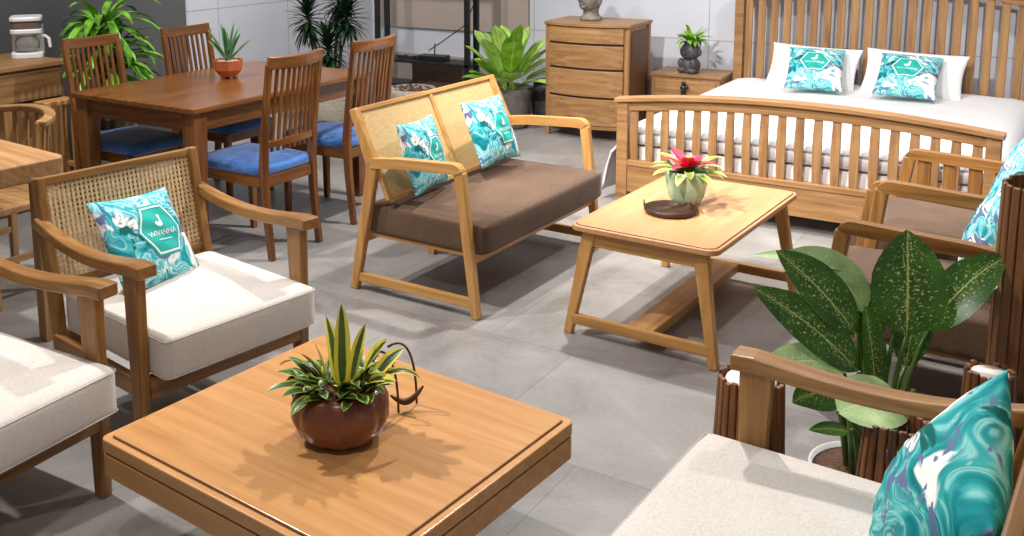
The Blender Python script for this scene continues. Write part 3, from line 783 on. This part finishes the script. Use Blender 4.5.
t = thing('curved_back_chair', 'light wood chair with curved slatted back behind the thick table at left', 'chair', (-4.085, 2.61, 0), R(178))
# local: faces +y (towards the table), back at -y
m = MB(); P = []
for k in range(15):
    a = pi*1.10+pi*.9*k/14; P.append((cos(a)*.27, sin(a)*.23+.02, .80-.02*abs(cos(a))**2))
m.path(P, .05, .03, None); m.done('back_rail', OX, t, .008, 3)
for k in range(11):
    a = pi*1.08+pi*.84*k/10
    m = MB(); m.path([(cos(a)*.22, sin(a)*.19+.02, .44), (cos(a)*.265, sin(a)*.225+.02, .79)], .02, .011, (-sin(a), cos(a), 0)); m.done('slat', OZ, t, .002)
m = MB(); m.prism(rrect(-.24, -.21, .24, .22, .05), .41, .445); m.done('seat', OX, t, .008)
for x in (-.21, .21):
    for y in (-.17, .19): m = MB(); m.path([(x*1.04, y, 0), (x, y, .41)], [.03, .036], [.03, .036], (1, 0, 0)); m.done('leg', OZ, t, .004)
    m = MB(); m.path([(x, -.17, .2), (x, .19, .2)], .018, .03, (1, 0, 0)); m.done('stretcher', OY, t, .003)
m = MB(); m.path([(-.21, .19, .36), (.21, .19, .36)], .018, .06, (0, 1, 0)); m.done('front_rail', OX, t, .003)

t = thing('plant_stand', 'slim pale wooden stand squeezed between sideboard and dining table', 'stand', (-4.90, 3.50, 0), 0)
BZ = wood('blond', 'z')
m = MB(); m.box((-.05, -.10, .63), (.05, .10, .66)); m.done('top', wood('blond', 'y'), t, .004)
for x in (-.035, .035):
    for y in (-.085, .085): m = MB(); m.path([(x, y, 0), (x, y, .63)], .02, .02, (1, 0, 0)); m.done('leg', BZ, t, .003)
for y in (-.085, .085): m = MB(); m.box((-.04, y-.012, .26), (.04, y+.012, .29)); m.done('rung', wood('blond', 'x'), t, .003)

m = MB(); P = [(-3.85, 2.02, .006), (-3.6, 1.98, .006), (-3.45, 1.86, .006), (-3.3, 1.84, .006), (-3.12, 1.72, .006), (-2.98, 1.62, .006)]
m.tube(P, .005, 8); tag(m.done('power_cable', M['cable']), 'black cable lying on the floor behind the cane armchair', 'cable')

# ------------------------------------------------------------------ plants in the back
def pot(t, prof, mat, seg=32, name='pot'):
    m = MB(); m.lathe(prof, seg=seg); return m.done(name, mat, t)
t = root_plant('potted_palm', 'arching bright green palm against the dark wall, behind the dining chairs', (-5.34, 4.2, 0))
pot(t, [(.13, 0), (.15, .02), (.18, .34), (.165, .34), (.15, .31), (.002, .3)], M['grey_pot'])
m = MB(); m.lathe([(.155, .30), (.002, .32)], seg=20); m.done('soil', M['soil'], t)
m = MB(); random.seed(11)
for k in range(4):
    a = k*1.6; P = [(cos(a)*.04, sin(a)*.04, .3), (cos(a)*.05, sin(a)*.05, .55), (cos(a)*.07, sin(a)*.07, .72+.07*k)]
    m.tube(P, .013, 8)
m.done('stems', M['bark'], t)
m = MB()
for k in range(120):
    a = k*2.399+random.uniform(-.3, .3); h = .62+.42*random.random(); e = random.uniform(0, 70)
    L = random.uniform(.26, .46)*(.62 if cos(a) < -.2 else 1)
    m.leaf((cos(a)*.05, sin(a)*.05, h), a, R(e), L, random.uniform(.042, .062), R(random.uniform(80, 120)), 9, .35, 0, .8, 0, .6)
m.done('fronds', M['palm'], t)

def dracaena(label, loc, heads, seed):
    random.seed(seed)
    t = root_plant('potted_dracaena', label, loc)
    pot(t, [(.15, 0), (.17, .02), (.185, .26), (.178, .29), (.165, .28), (.002, .27)], M['jute'], name='fabric_pot')
    m = MB(); m.lathe([(.168, .265), (.002, .28)], seg=20); m.done('soil', M['soil'], t)
    m = MB(); f = MB()
    for x, y, z, r in heads:
        m.tube([(x*.3, y*.3, .27), (x*.6, y*.6, .27+(z-.27)*.5), (x, y, z)], .013, 8)
        for k in range(84):
            a = k*2.399; e = R(82-135*(k/84)); f.leaf((x, y, z+.02-.16*(k/84)), a, e, r*random.uniform(.8, 1.1), .032, R(35), 6, .3, 0, .8, 0, .6)
    m.done('trunks', M['bark'], t); f.done('leaf_crowns', M['dracaena'], t); return t
dracaena('dark-leaved dracaena with three tufts in a beige fabric pot, by the far wall', (-5.12, 6.2, 0), ((-.16, -.08, .92, .2), (.16, .02, .93, .2), (.06, -.1, .68, .2), (.02, .1, 1.05, .18)), 5)

t = root_plant('potted_broadleaf_plant', 'lush lime green broad-leaved plant in a grey pot, left of the dresser', (-3.93, 6.95, 0))
pot(t, [(.14, 0), (.16, .02), (.185, .25), (.19, .27), (.19, .32), (.175, .32), (.17, .29), (.002, .28)], M['grey_pot'], 40)
m = MB(); m.lathe([(.17, .28), (.002, .3)], seg=20); m.done('soil', M['soil'], t)
m = MB(); m2 = MB(); random.seed(21)
for k in range(28):
    a = k*2.399+random.uniform(-.3, .3); e = 88-k*2.1; L = .46+.12*random.random()
    (m if k % 5 else m2).leaf((cos(a)*.04, sin(a)*.04, .29), a, R(e), L*(1 if k < 14 else .74), .165, R(16+k*1.1), 12, .22, .34, .28, 0, .75)
m.done('leaves', M['lime'], t); m2.done('young_leaves', M['lime2'], t)
t = thing('planter', 'dark grey round planter half hidden between the lime plant and the dresser', 'planter', (-3.715, 7.24, 0))
pot(t, [(.10, 0), (.13, .06), (.15, .2), (.13, .32), (.11, .35), (.10, .34), (.12, .3), (.002, .28)], M['stone'], 32)

# ------------------------------------------------------------------ black metal shelf with router
t = thing('metal_shelf', 'black metal frame shelf against the back wall behind the sofa', 'shelf', (0, 0, 0))
x0, x1, y0, y1 = -5.21, -4.31, 6.95, 7.09
for x in (x0, x1):
    for y in (y0, y1):
        m = MB(); m.cbox((x, y, .8), (.045, .03, 1.6)); m.done('post', M['black_metal'], t, .002)
for z in (.44, 1.5):
    m = MB(); m.box((x0-.02, y0-.015, z), (x1+.02, y1+.10, z+.022)); m.done('shelf_board', M['black_metal'], t, .002)
t = thing('router', 'flat black router with small aerial on the black metal shelf', 'router', (-4.72, 7.07, .463), R(5))
m = MB(); m.prism(rrect(-.13, -.07, .13, .07, .02), 0, .04); m.done('case', M['black_plastic'], t, .004)
m = MB(); m.tube([(-.02, .06, .03), (-.02, .065, .13)], .006, 8); m.done('aerial', M['black_plastic'], t)
m = MB(); P = [(-4.88, 7.05, .47), (-4.94, 7.0, .475), (-5.0, 7.08, .48), (-5.06, 7.03, .475), (-4.98, 6.98, .475), (-4.92, 7.1, .475)]
m.tube(P, .008, 8); tag(m.done('cable_coil', M['cable']), 'coil of black cable on the metal shelf left of the router', 'cable')
m = MB(); P = [(-4.80, 7.12, .53), (-4.72, 7.2, .60), (-4.62, 7.25, .68), (-4.55, 7.3, .74), (-4.5, 7.35, .9)]
m.tube(P, .005, 8); tag(m.done('wall_cable', M['cable']), 'thin black cable rising from the router to the wall', 'cable')
t = thing('storage_box', 'brown cardboard box under the black metal shelf', 'box', (-4.80, 7.32, 0))
m = MB(); m.box((-.26, -.08, 0), (.26, .12, .385)); m.done('carton', M['card'], t, .004)
m = MB(); m.box((-.265, -.085, .385), (.265, .125, .40)); m.done('lid', M['card'], t, .003)
t = thing('storage_tub', 'grey plastic tub on the floor below the left end of the metal shelf', 'box', (-5.26, 7.28, 0))
m = MB(); m.prism(rrect(-.16, -.12, .16, .12, .03), 0, .20); m.done('tub', M['greybox'], t, .004)
m = MB(); m.prism(rrect(-.17, -.13, .17, .13, .03), .20, .215); m.done('rim', M['greybox'], t, .003)
t = thing('planter', 'wide beige fabric planter of bark chips below the metal shelf', 'planter', (-4.80, 6.86, 0))
pot(t, [(.17, 0), (.19, .02), (.205, .22), (.20, .25), (.185, .24), (.002, .22)], M['jute'])
m = MB(); random.seed(2)
for k in range(60):
    a, r = random.random()*6.3, .17*math.sqrt(random.random()); m.ball((cos(a)*r, sin(a)*r, .225+.02*random.random()), (.022, .014, .012), 6)
m.done('bark_chips', M['bark'], t)['kind'] = 'stuff'

# ------------------------------------------------------------------ dresser, statue, nightstand, bust
t = thing('dresser', 'tall oak chest of four bow-front drawers against the back wall', 'dresser', (-3.546, 6.835, 0), R(1.1))
W_, D_, H_ = .665, .44, .87; bow = lambda x, k=.07: -k*(1-((x-W_/2)/(W_/2))**2)
def bowpoly(x0, x1, yb, k, off, n=14):
    P = [(x0+(x1-x0)*i/n, bow(x0+(x1-x0)*i/n, k)+off) for i in range(n+1)]
    return P+[(x1, yb), (x0, yb)]
m = MB(); m.prism(bowpoly(.012, W_-.012, D_, .03, .02), .10, H_-.025); m.done('body', OZ, t, .002)
m = MB(); m.prism(bowpoly(-.01, W_+.01, D_+.01, .07, -.006), H_-.025, H_); m.done('top', OX, t, .004)
zs = [.105, .32, .53, .715, .845]
for a, b in zip(zs, zs[1:]):
    m = MB(); m.prism(bowpoly(.038, W_-.038, .03, .07, .008), a+.010, b-.006); d = m.done('drawer', OX, t, .004)
    m = MB(); m.prism(bowpoly(.04, W_-.04, .03, .07, .018), b-.006, b+.010); m.done('shadow_gap', M['dark_gap'], d)
for x in (.018, W_-.018):
    for y in (.025, D_-.02):
        m = MB(); m.path([(x, y, 0), (x, y, H_-.026)], [.03, .04], [.03, .04], (1, 0, 0)); m.done('leg', OZ, t, .003)
m = MB(); m.prism(bowpoly(.03, W_-.03, .04, .07, .015), .085, .112); m.done('plinth_rail', OX, t, .003)
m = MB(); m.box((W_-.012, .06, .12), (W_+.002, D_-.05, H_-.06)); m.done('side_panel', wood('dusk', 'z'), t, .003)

t = thing('stone_head', 'weathered grey stone head sculpture on the dresser', 'sculpture', (-3.27, 7.04, .872), R(-20)); t.scale = (1.25, 1.25, 1.25)
m = MB(); m.lathe([(.062, 0), (.066, .006), (.064, .02), (.050, .03), (.045, .055), (.052, .075)], seg=24); m.done('neck', M['statue'], t)
m = MB(); m.ball((0, -.008, .125), (.066, .074, .082), 28); m.ball((0, .006, .165), (.071, .076, .066), 24)
m.ball((0, -.066, .085), (.026, .02, .018), 12)
m.path([(0, -.078, .165), (0, -.096, .128), (0, -.084, .118)], [.012, .026, .022], [.012, .02, .012], (1, 0, 0))
m.ball((0, -.082, .105), (.022, .01, .006), 10); m.ball((0, -.080, .097), (.018, .01, .006), 10)
for s in (-1, 1):
    m.ball((s*.028, -.066, .142), (.017, .014, .007), 12); m.ball((s*.028, -.066, .158), (.022, .012, .004), 10)
    m.ball((s*.070, .004, .125), (.010, .018, .036), 10)
m.ball((0, .01, .235), (.03, .032, .03), 14)
m.done('face', M['statue'], t, .0)

t = thing('nightstand', 'low oak nightstand between the dresser and the bed', 'nightstand', (-2.835, 7.141, 0), R(2.4))
W_, D_, H_ = .532, .395, .489
m = MB(); m.box((.012, .012, .06), (W_-.012, D_, H_-.02)); m.done('body', OZ, t, .003)
m = MB(); m.box((0, 0, H_-.02), (W_, D_, H_)); m.done('top', OX, t, .004)
for z0, z1 in ((.295, .448), (.09, .275)):
    m = MB(); m.box((.04, -.0, z0), (W_-.04, .014, z1)); d = m.done('drawer', OX, t, .003)
    m = MB(); m.lathe([(.008, 0), (.016, .01), (.012, .02)], (W_/2, 0, 0), 14)
    for v in m.bm.verts: v.co = V((v.co.x, -v.co.z, v.co.y+(z0+z1)/2))
    m.done('knob', M['black_metal'], d)
for x in (.03, W_-.03):
    for y in (.03, D_-.02): m = MB(); m.path([(x, y, 0), (x, y, .07)], .04, .04, (1, 0, 0)); m.done('leg', OZ, t, .003)
m = MB()
kx, kz = W_/2-.0, .41
m.ball((kx, -.022, kz+.02), (.018, .014, .018), 12); m.ball((kx, -.024, kz-.012), (.024, .016, .022), 12); m.ball((kx+.025, -.024, kz-.004), (.016, .01, .01), 10); m.lathe([(.02, -.075), (.016, -.03), (.01, .0)], (kx, -.024, kz), 12)
m.done('tassel', M['black_plastic'], t)

t = thing('bust_planter', 'dark stone baby buddha planter with trailing green plant on the nightstand', 'planter', (-2.575, 7.29, .490), R(-15)); t.scale = (1.15, 1.15, 1.25)
m = MB()
m.ball((0, 0, .045), (.066, .056, .05), 20); m.lathe([(.05, 0), (.056, .006), (.05, .02)], seg=20)
m.ball((0, -.008, .128), (.068, .060, .056), 22)
for s in (-1, 1):
    m.ball((s*.068, -.004, .125), (.012, .016, .022), 10); m.ball((s*.045, -.042, .06), (.022, .02, .03), 12); m.ball((s*.035, -.045, .018), (.034, .026, .018), 12)
    m.ball((s*.025, -.06, .132), (.011, .006, .005), 8)
m.ball((0, -.068, .12), (.010, .010, .009), 8); m.ball((0, -.062, .102), (.016, .006, .005), 8)
m.done('figure', M['stone'], t)
m = MB(); m.lathe([(.045, .17), (.05, .185), (.044, .187), (.002, .18)], seg=20); m.done('rim', M['stone'], t)
m = MB(); random.seed(9)
for k in range(46):
    a = k*2.399; m.leaf((cos(a)*.02, sin(a)*.02, .18), a, R(random.uniform(20, 85)), random.uniform(.08, .15), .026, R(random.uniform(60, 120)), 7, .3, 0, .6, 0, .8)
m.done('foliage', M['lime2'], t)

# ------------------------------------------------------------------ bed
t = thing('bed', 'wide oak bed with arched slatted headboard and footboard', 'bed', (-2.298, 5.332, 0), 0)
BW, BL = 1.911, 2.128
OX, OY, OZ = wood('oak', 'x'), wood('oak', 'y'), wood('oak', 'z')
arch = lambda x, z0, h: z0+h*(1-((x-BW/2)/(BW/2))**2)
# footboard: posts, arched cap and rail, lower board = one framed part; slats are its children
m = MB()
for x in (.032, BW-.032): m.box((x-.032, -.02, 0), (x+.032, .04, .605))
xs = [-.012+(BW+.024)*k/24 for k in range(25)]
def archbar(m, z0, h, zt, y0, y1, xs=xs):
    a = []; 
    for x in xs:
        z = arch(max(0, min(BW, x)), z0, h); a.append(m.pts([(x, y0, z), (x, y1, z), (x, y1, z+zt), (x, y0, z+zt)]))
    for p, q in zip(a, a[1:]):
        for k in range(4): m.face([p[k], q[k], q[(k+1) % 4], p[(k+1) % 4]])
    m.face(a[0]); m.face(a[-1][::-1])
archbar(m, .605, .062, .024, -.035, .055)
xi = [.05+(BW-.1)*k/24 for k in range(25)]
archbar(m, .55, .062, .058, -.008, .028, xi)
m.box((.06, -.008, .09), (BW-.06, .028, .27)); m.box((.06, -.016, .245), (BW-.06, .036, .275))
fb = m.done('footboard', OX, t, .003)
for k in range(20):
    x = .064+.034+(BW-.196)*(k)/19
    m = MB(); zt = arch(x, .555, .062); P = [(x, .010-.010*sin(pi*j/5), .27+(zt-.27)*j/5) for j in range(6)]
    m.path(P, [.040, .044, .046, .046, .044, .040], .016, (1, 0, 0)); m.done('slat', OZ, fb, .003)
# headboard
m = MB(); yh = BL-.03
for x in (.032, BW-.032): m.box((x-.032, yh-.02, 0), (x+.032, yh+.04, 1.09))
archbar(m, 1.09, .12, .03, yh-.035, yh+.055); archbar(m, 1.03, .12, .065, yh-.008, yh+.028, xi)
m.box((.06, yh-.008, .20), (BW-.06, yh+.028, .40))
hb = m.done('headboard', OX, t, .003)
for k in range(20):
    x = .064+.034+(BW-.196)*k/19
    m = MB(); zt = arch(x, 1.04, .12); P = [(x, yh+.010, .39+(zt-.39)*j/5) for j in range(6)]
    m.path(P, .050, .016, (1, 0, 0)); m.done('slat', OZ, hb, .003)
for x in (.03, BW-.03):
    m = MB(); m.box((x-.014, .03, .14), (x+.014, yh, .27)); m.done('side_rail', OY, t, .003)
m = cushion((-2.298+.055, 5.332+.046, .20), (-2.298+BW-.055, 5.332+yh-.02, .352), .03, .004); tag(m.done('mattress', M['white_cotton']), 'white upholstered lower mattress inside the bed frame, below the seam', 'mattress')
# upper mattress with a draped sheet
m = MB(); nx, ny = 60, 50
X0, X1, Y0, Y1 = -2.298+.0, -2.298+BW, 5.332+.06, 5.332+yh-.025
random.seed(4); g = []
prof = [(-.11, .06), (-.10, .12), (-.085, .2), (-.06, .30), (-.03, .375), (.0, .425), (.045, .452), (.11, .463)]
XS = [(X0+a, z, 1) for a, z in prof]+[(X0+.11+(X1-X0-.22)*k/36, .465+.006*sin(pi*k/36), 0) for k in range(1, 36)]+[(X1-a, z, -1) for a, z in prof[::-1]]
for i, (x, z, sd) in enumerate(XS):
    row = []
    for j in range(ny+1):
        y = Y0+(Y1-Y0)*j/ny; e = min(j/3, 1); zz = z-(.045*(1-e)**2 if z > .3 else 0)
        w = .010*sin(j*.9+z*9)*(1 if sd else 0)*max(0, (.45-z)/.35)
        zz += .004*sin(x*13+y*5)*sin(y*11-x*4)*(0 if sd else 1)
        xx = x-w*sd
        if sd > 0: fl = max(0, min(1, (6.8-y)/.5)); xx = max(xx, X0+.016)*(1-fl)+xx*fl
        row.append(m.bm.verts.new((xx, y, zz)))
    g.append(row)
for i in range(len(XS)-1):
    for j in range(ny): m.face([g[i][j], g[i+1][j], g[i+1][j+1], g[i][j+1]], None, True)
# front and back hem of the sheet down to the seam level
for jj in (0, ny):
    s = -1 if jj == 0 else 1; lo = []
    for i, (x, z, sd) in enumerate(XS):
        v = g[i][jj].co; zb = min(v.z-.01, .36 if not (sd and z < .38) else v.z-.01)
        lo.append([m.bm.verts.new((v.x, v.y+s*(.006*(1-(1-q)**3))+.003*q*sin(i*1.3), v.z+(zb-v.z)*q)) for q in (.12, .4, 1)])
    for i in range(len(XS)-1):
        m.face([g[i][jj], g[i+1][jj], lo[i+1][0], lo[i][0]], None, True)
        for q in (0, 1): m.face([lo[i][q], lo[i+1][q], lo[i+1][q+1], lo[i][q+1]], None, True)
o = m.done('bed_sheet', M['white_cotton'], solid=.012); tag(o, 'white sheet covering the upper mattress and hanging over the bed sides', 'bedding')
def bolster(label, c, tilt, roll, a, b):
    return pillow('bed_pillow', label, 'pillow', c, lean(-90, tilt, roll), a, b, .075, M['white_cotton'])
bolster('white bed pillow behind the left teal pillow', (-1.69, 7.22, .60), 30, -2, .30, .165)
bolster('white bed pillow behind the right teal pillow', (-1.06, 7.22, .60), 30, -2, .31, .165)

# ------------------------------------------------------------------ stick pillars and big leafy plant at right
def stick_stand(label, loc, r0, r1, h, n, seed, drop=.006):
    random.seed(seed)
    t = thing('stick_pillar', label, 'candle stand', loc, 0, 'pillars of dark sticks')
    m = MB(); m.lathe([(r0*.86, 0), (r1*.84, h-drop-.006), (r1*.80, h-drop), (.002, h-drop)], seg=24)
    m.done('core', M['wax'], t)
    for k in range(n):
        a = 2*pi*k/n; w = pi*2*r1/n*1.02; j = random.uniform(-.006, .006)
        m = MB(); m.path([(cos(a)*r0, sin(a)*r0, 0), (cos(a+.02)*(r0+r1)/2, sin(a+.02)*(r0+r1)/2, h/2), (cos(a)*r1, sin(a)*r1, h+j)], [w*1.12, w, w*.86], [.018, .016, .013], (-sin(a), cos(a), 0))
        m.done('stick', wood('stick', 'z'), t, .004)
    return t
stick_stand('short bundle of dark sticks round a white core, beside the front armchair leg', (-.715, 2.56, 0), .092, .078, .455, 24, 1)
stick_stand('short bundle of dark sticks just in front of the leafy plant pot', (-.345, 2.47, 0), .10, .066, .475, 20, 2, .09)
stick_stand('short bundle of dark sticks round a white core, behind the wave pillow', (-.195, 2.90, 0), .07, .055, .47, 18, 3)
stick_stand('tall pillar of dark vertical sticks at the right edge of the photo', (-.128, 3.13, 0), .09, .085, .93, 20, 4, .12)

t = root_plant('potted_dieffenbachia', 'large speckled dieffenbachia in a white pot on the floor at right', (-.465, 2.84, 0))
pot(t, [(.11, 0), (.125, .01), (.15, .12), (.155, .135), (.149, .137), (.144, .12), (.002, .115)], M['white_pot'], 40)
m = MB(); m.lathe([(.146, .122), (.08, .132), (.002, .134)], seg=24); m.done('soil', M['soil'], t)
# px-free world frame: rt = to the right as seen from the room front, bk = away
rt, bk = V((cos(R(34)), sin(R(34)), 0)), V((-sin(R(34)), cos(R(34)), 0))
stems = MB(); B = MB(); Pl = MB()
def big_leaf(mb, x, y, z, tilt_dir, el, L, W, drp, x0=0, y0=0, roll=0, curl=0, fold=.18, shape=.8):
    """petiole from the soil to (x right, y back, z), then a blade."""
    b = rt*x+bk*y+V((0, 0, z)); s = rt*x0+bk*y0+V((0, 0, .125))
    mid = s.lerp(b, .55)+V((0, 0, .05))
    stems.tube([s, s.lerp(mid, .5)+V((0, 0, .02)), mid, mid.lerp(b, .5)+V((0, 0, .012)), b], [.010, .0085, .007, .006, .0045], 8)
    az = math.atan2((rt*cos(tilt_dir)+bk*sin(tilt_dir)).y, (rt*cos(tilt_dir)+bk*sin(tilt_dir)).x)
    mb.leaf(b, az, R(el), L, W, R(drp), 14, fold, 0, .85, 0, shape, curl, roll)
LEAVES = [
 (B, .072, -.02, .53, R(78), 84, .285, .195, 16, .02, -.02, 0, 0),
 (B, -.055, .0, .53, R(168), 54, .31, .135, 18, -.02, 0, R(-50), 0),
 (B, -.06, -.04, .44, R(176), 48, .37, .12, 20, -.02, -.02, R(-62), 0),
 (B, .15, .02, .53, R(8), 58, .30, .125, 34, .04, 0, R(48), 0),
 (Pl, .19, .06, .54, R(14), 48, .27, .11, 44, .04, .02, R(15), 0),
 (Pl, .0, .08, .56, R(160), 62, .27, .12, 60, 0, .02, R(-60), 0),
 (Pl, -.02, .12, .66, R(172), 20, .28, .055, 26, .01, .03, R(-20), 0),
 (Pl, -.10, -.04, .44, R(184), 34, .27, .10, 90, -.03, 0, R(-40), 0),
 (B, -.10, -.06, .38, R(190), 26, .16, .10, 60, -.04, -.02, R(-60), 0),
 (B, -.10, -.1, .30, R(196), 20, .13, .04, 20, -.04, -.04, R(-40), 0),
 (Pl, .08, .06, .52, R(60), 60, .2, .13, 40, .02, .02, 0, 0),
 (Pl, -.235, -.335, .475, R(4), 26, .19, .15, 70, .0, -.08, R(30), 0),
 (B, -.01, -.04, .36, R(100), 82, .25, .10, 20, .0, -.02, R(20), 0),
 (B, .10, .03, .42, R(40), 80, .24, .10, 30, .03, .0, R(20), 0),
 (B, .02, .06, .46, R(120), 74, .26, .11, 40, .0, .02, R(-30), 0),
]
for (mb, x, y, z, td, el, L, W, dr, x0, y0, rl, cu) in LEAVES: big_leaf(mb, x, y, z, td, el, L, W, dr, x0, y0, rl, cu)
for k in range(6):
    a = k*1.05; s = V((cos(a)*.05, sin(a)*.05, .125)); stems.tube([s, s*1.0+V((cos(a)*.02, sin(a)*.02, .12)), s+V((cos(a)*.05, sin(a)*.05, .27))], [.014, .012, .006], 8)
stems.done('stems', M['stem'], t); B.done('speckled_leaves', M['dieff'], t); Pl.done('pale_leaves', M['dieff_pale'], t)

# ------------------------------------------------------------------ lights (shop ceiling spots, plus an added bed spot and a fill) and ambient
w = bpy.data.worlds.new('room_light'); SC.world = w; w.use_nodes = True
bg = w.node_tree.nodes['Background']; bg.inputs[0].default_value = (.86, .92, 1, 1); bg.inputs[1].default_value = .19
def spot(loc, tgt, energy, size=100, rad=.06, col=(1, .975, .955)):
    l = bpy.data.lights.new('ceiling_spot', 'SPOT'); l.energy = energy; l.spot_size = R(size); l.spot_blend = .6; l.shadow_soft_size = rad; l.color = col
    o = bpy.data.objects.new('ceiling_spot', l); COL.objects.link(o); o.location = loc
    o.rotation_euler = (V(tgt)-V(loc)).to_track_quat('-Z', 'Y').to_euler()
spot((-3.7, 1.9, 3.3), (-1.8, 1.9, .4), 360, 95)
spot((-2.0, 4.7, 3.3), (-1.9, 3.0, .3), 380, 120)
spot((-.3, 4.9, 3.3), (-1.2, 4.0, .3), 130, 100)
spot((-2.6, 2.9, 3.3), (-1.3, 6.0, .4), 560, 75)
spot((-1.5, .9, 3.3), (-1.3, 5.8, .3), 620, 30)  # extra narrow spot, added to brighten the white foot end of the bed
spot((-.4, 5.6, 3.3), (-1.3, 6.8, .4), 150, 90)
spot((-4.0, 5.0, 3.3), (-4.6, 6.8, .4), 260, 110)
spot((-4.3, 2.6, 3.3), (-4.8, 3.9, .5), 240, 110)
spot((-.9, .4, 3.3), (-.7, 2.2, .3), 110, 90)
l = bpy.data.lights.new('ceiling_fill', 'AREA'); l.shape = 'RECTANGLE'; l.size = 4; l.size_y = 4; l.energy = 22; l.color = (.93, .96, 1)  # unseen area fill added overhead to lift the whole room, not a known fitting
o = bpy.data.objects.new('ceiling_fill', l); COL.objects.link(o); o.location = (-2, 4, 3.6)

# ------------------------------------------------------------------ camera
f, pit, roll, ppx, ppy, TH = 1019.6859, .158936, -.010773, 425.203, 79.7688, .597
C0 = cos(pit); S0 = sin(pit)
fw = V((0, C0, -S0)); up0 = V((0, S0, C0)); r0 = V((1, 0, 0))
rgt = r0*cos(roll)+up0*sin(roll); up = up0*cos(roll)-r0*sin(roll)
Z = Matrix.Rotation(TH, 3, 'Z'); rgt, up, fw = Z @ rgt, Z @ up, Z @ fw
cd = bpy.data.cameras.new('camera'); cam = bpy.data.objects.new('camera', cd); COL.objects.link(cam)
cd.sensor_fit = 'HORIZONTAL'; cd.sensor_width = 36; cd.lens = f/1024*36
cd.shift_x = (512-ppx)/1024; cd.shift_y = (ppy-268)/1024; cd.clip_start = .05
cam.matrix_world = Matrix(((rgt.x, up.x, -fw.x, 0), (rgt.y, up.y, -fw.y, 0), (rgt.z, up.z, -fw.z, 1.65577), (0, 0, 0, 1)))
SC.camera = cam
vs = SC.view_settings; vs.view_transform = 'Standard'; vs.look = 'None'; vs.gamma = 1; vs.use_curve_mapping = False; vs.exposure = 0.0
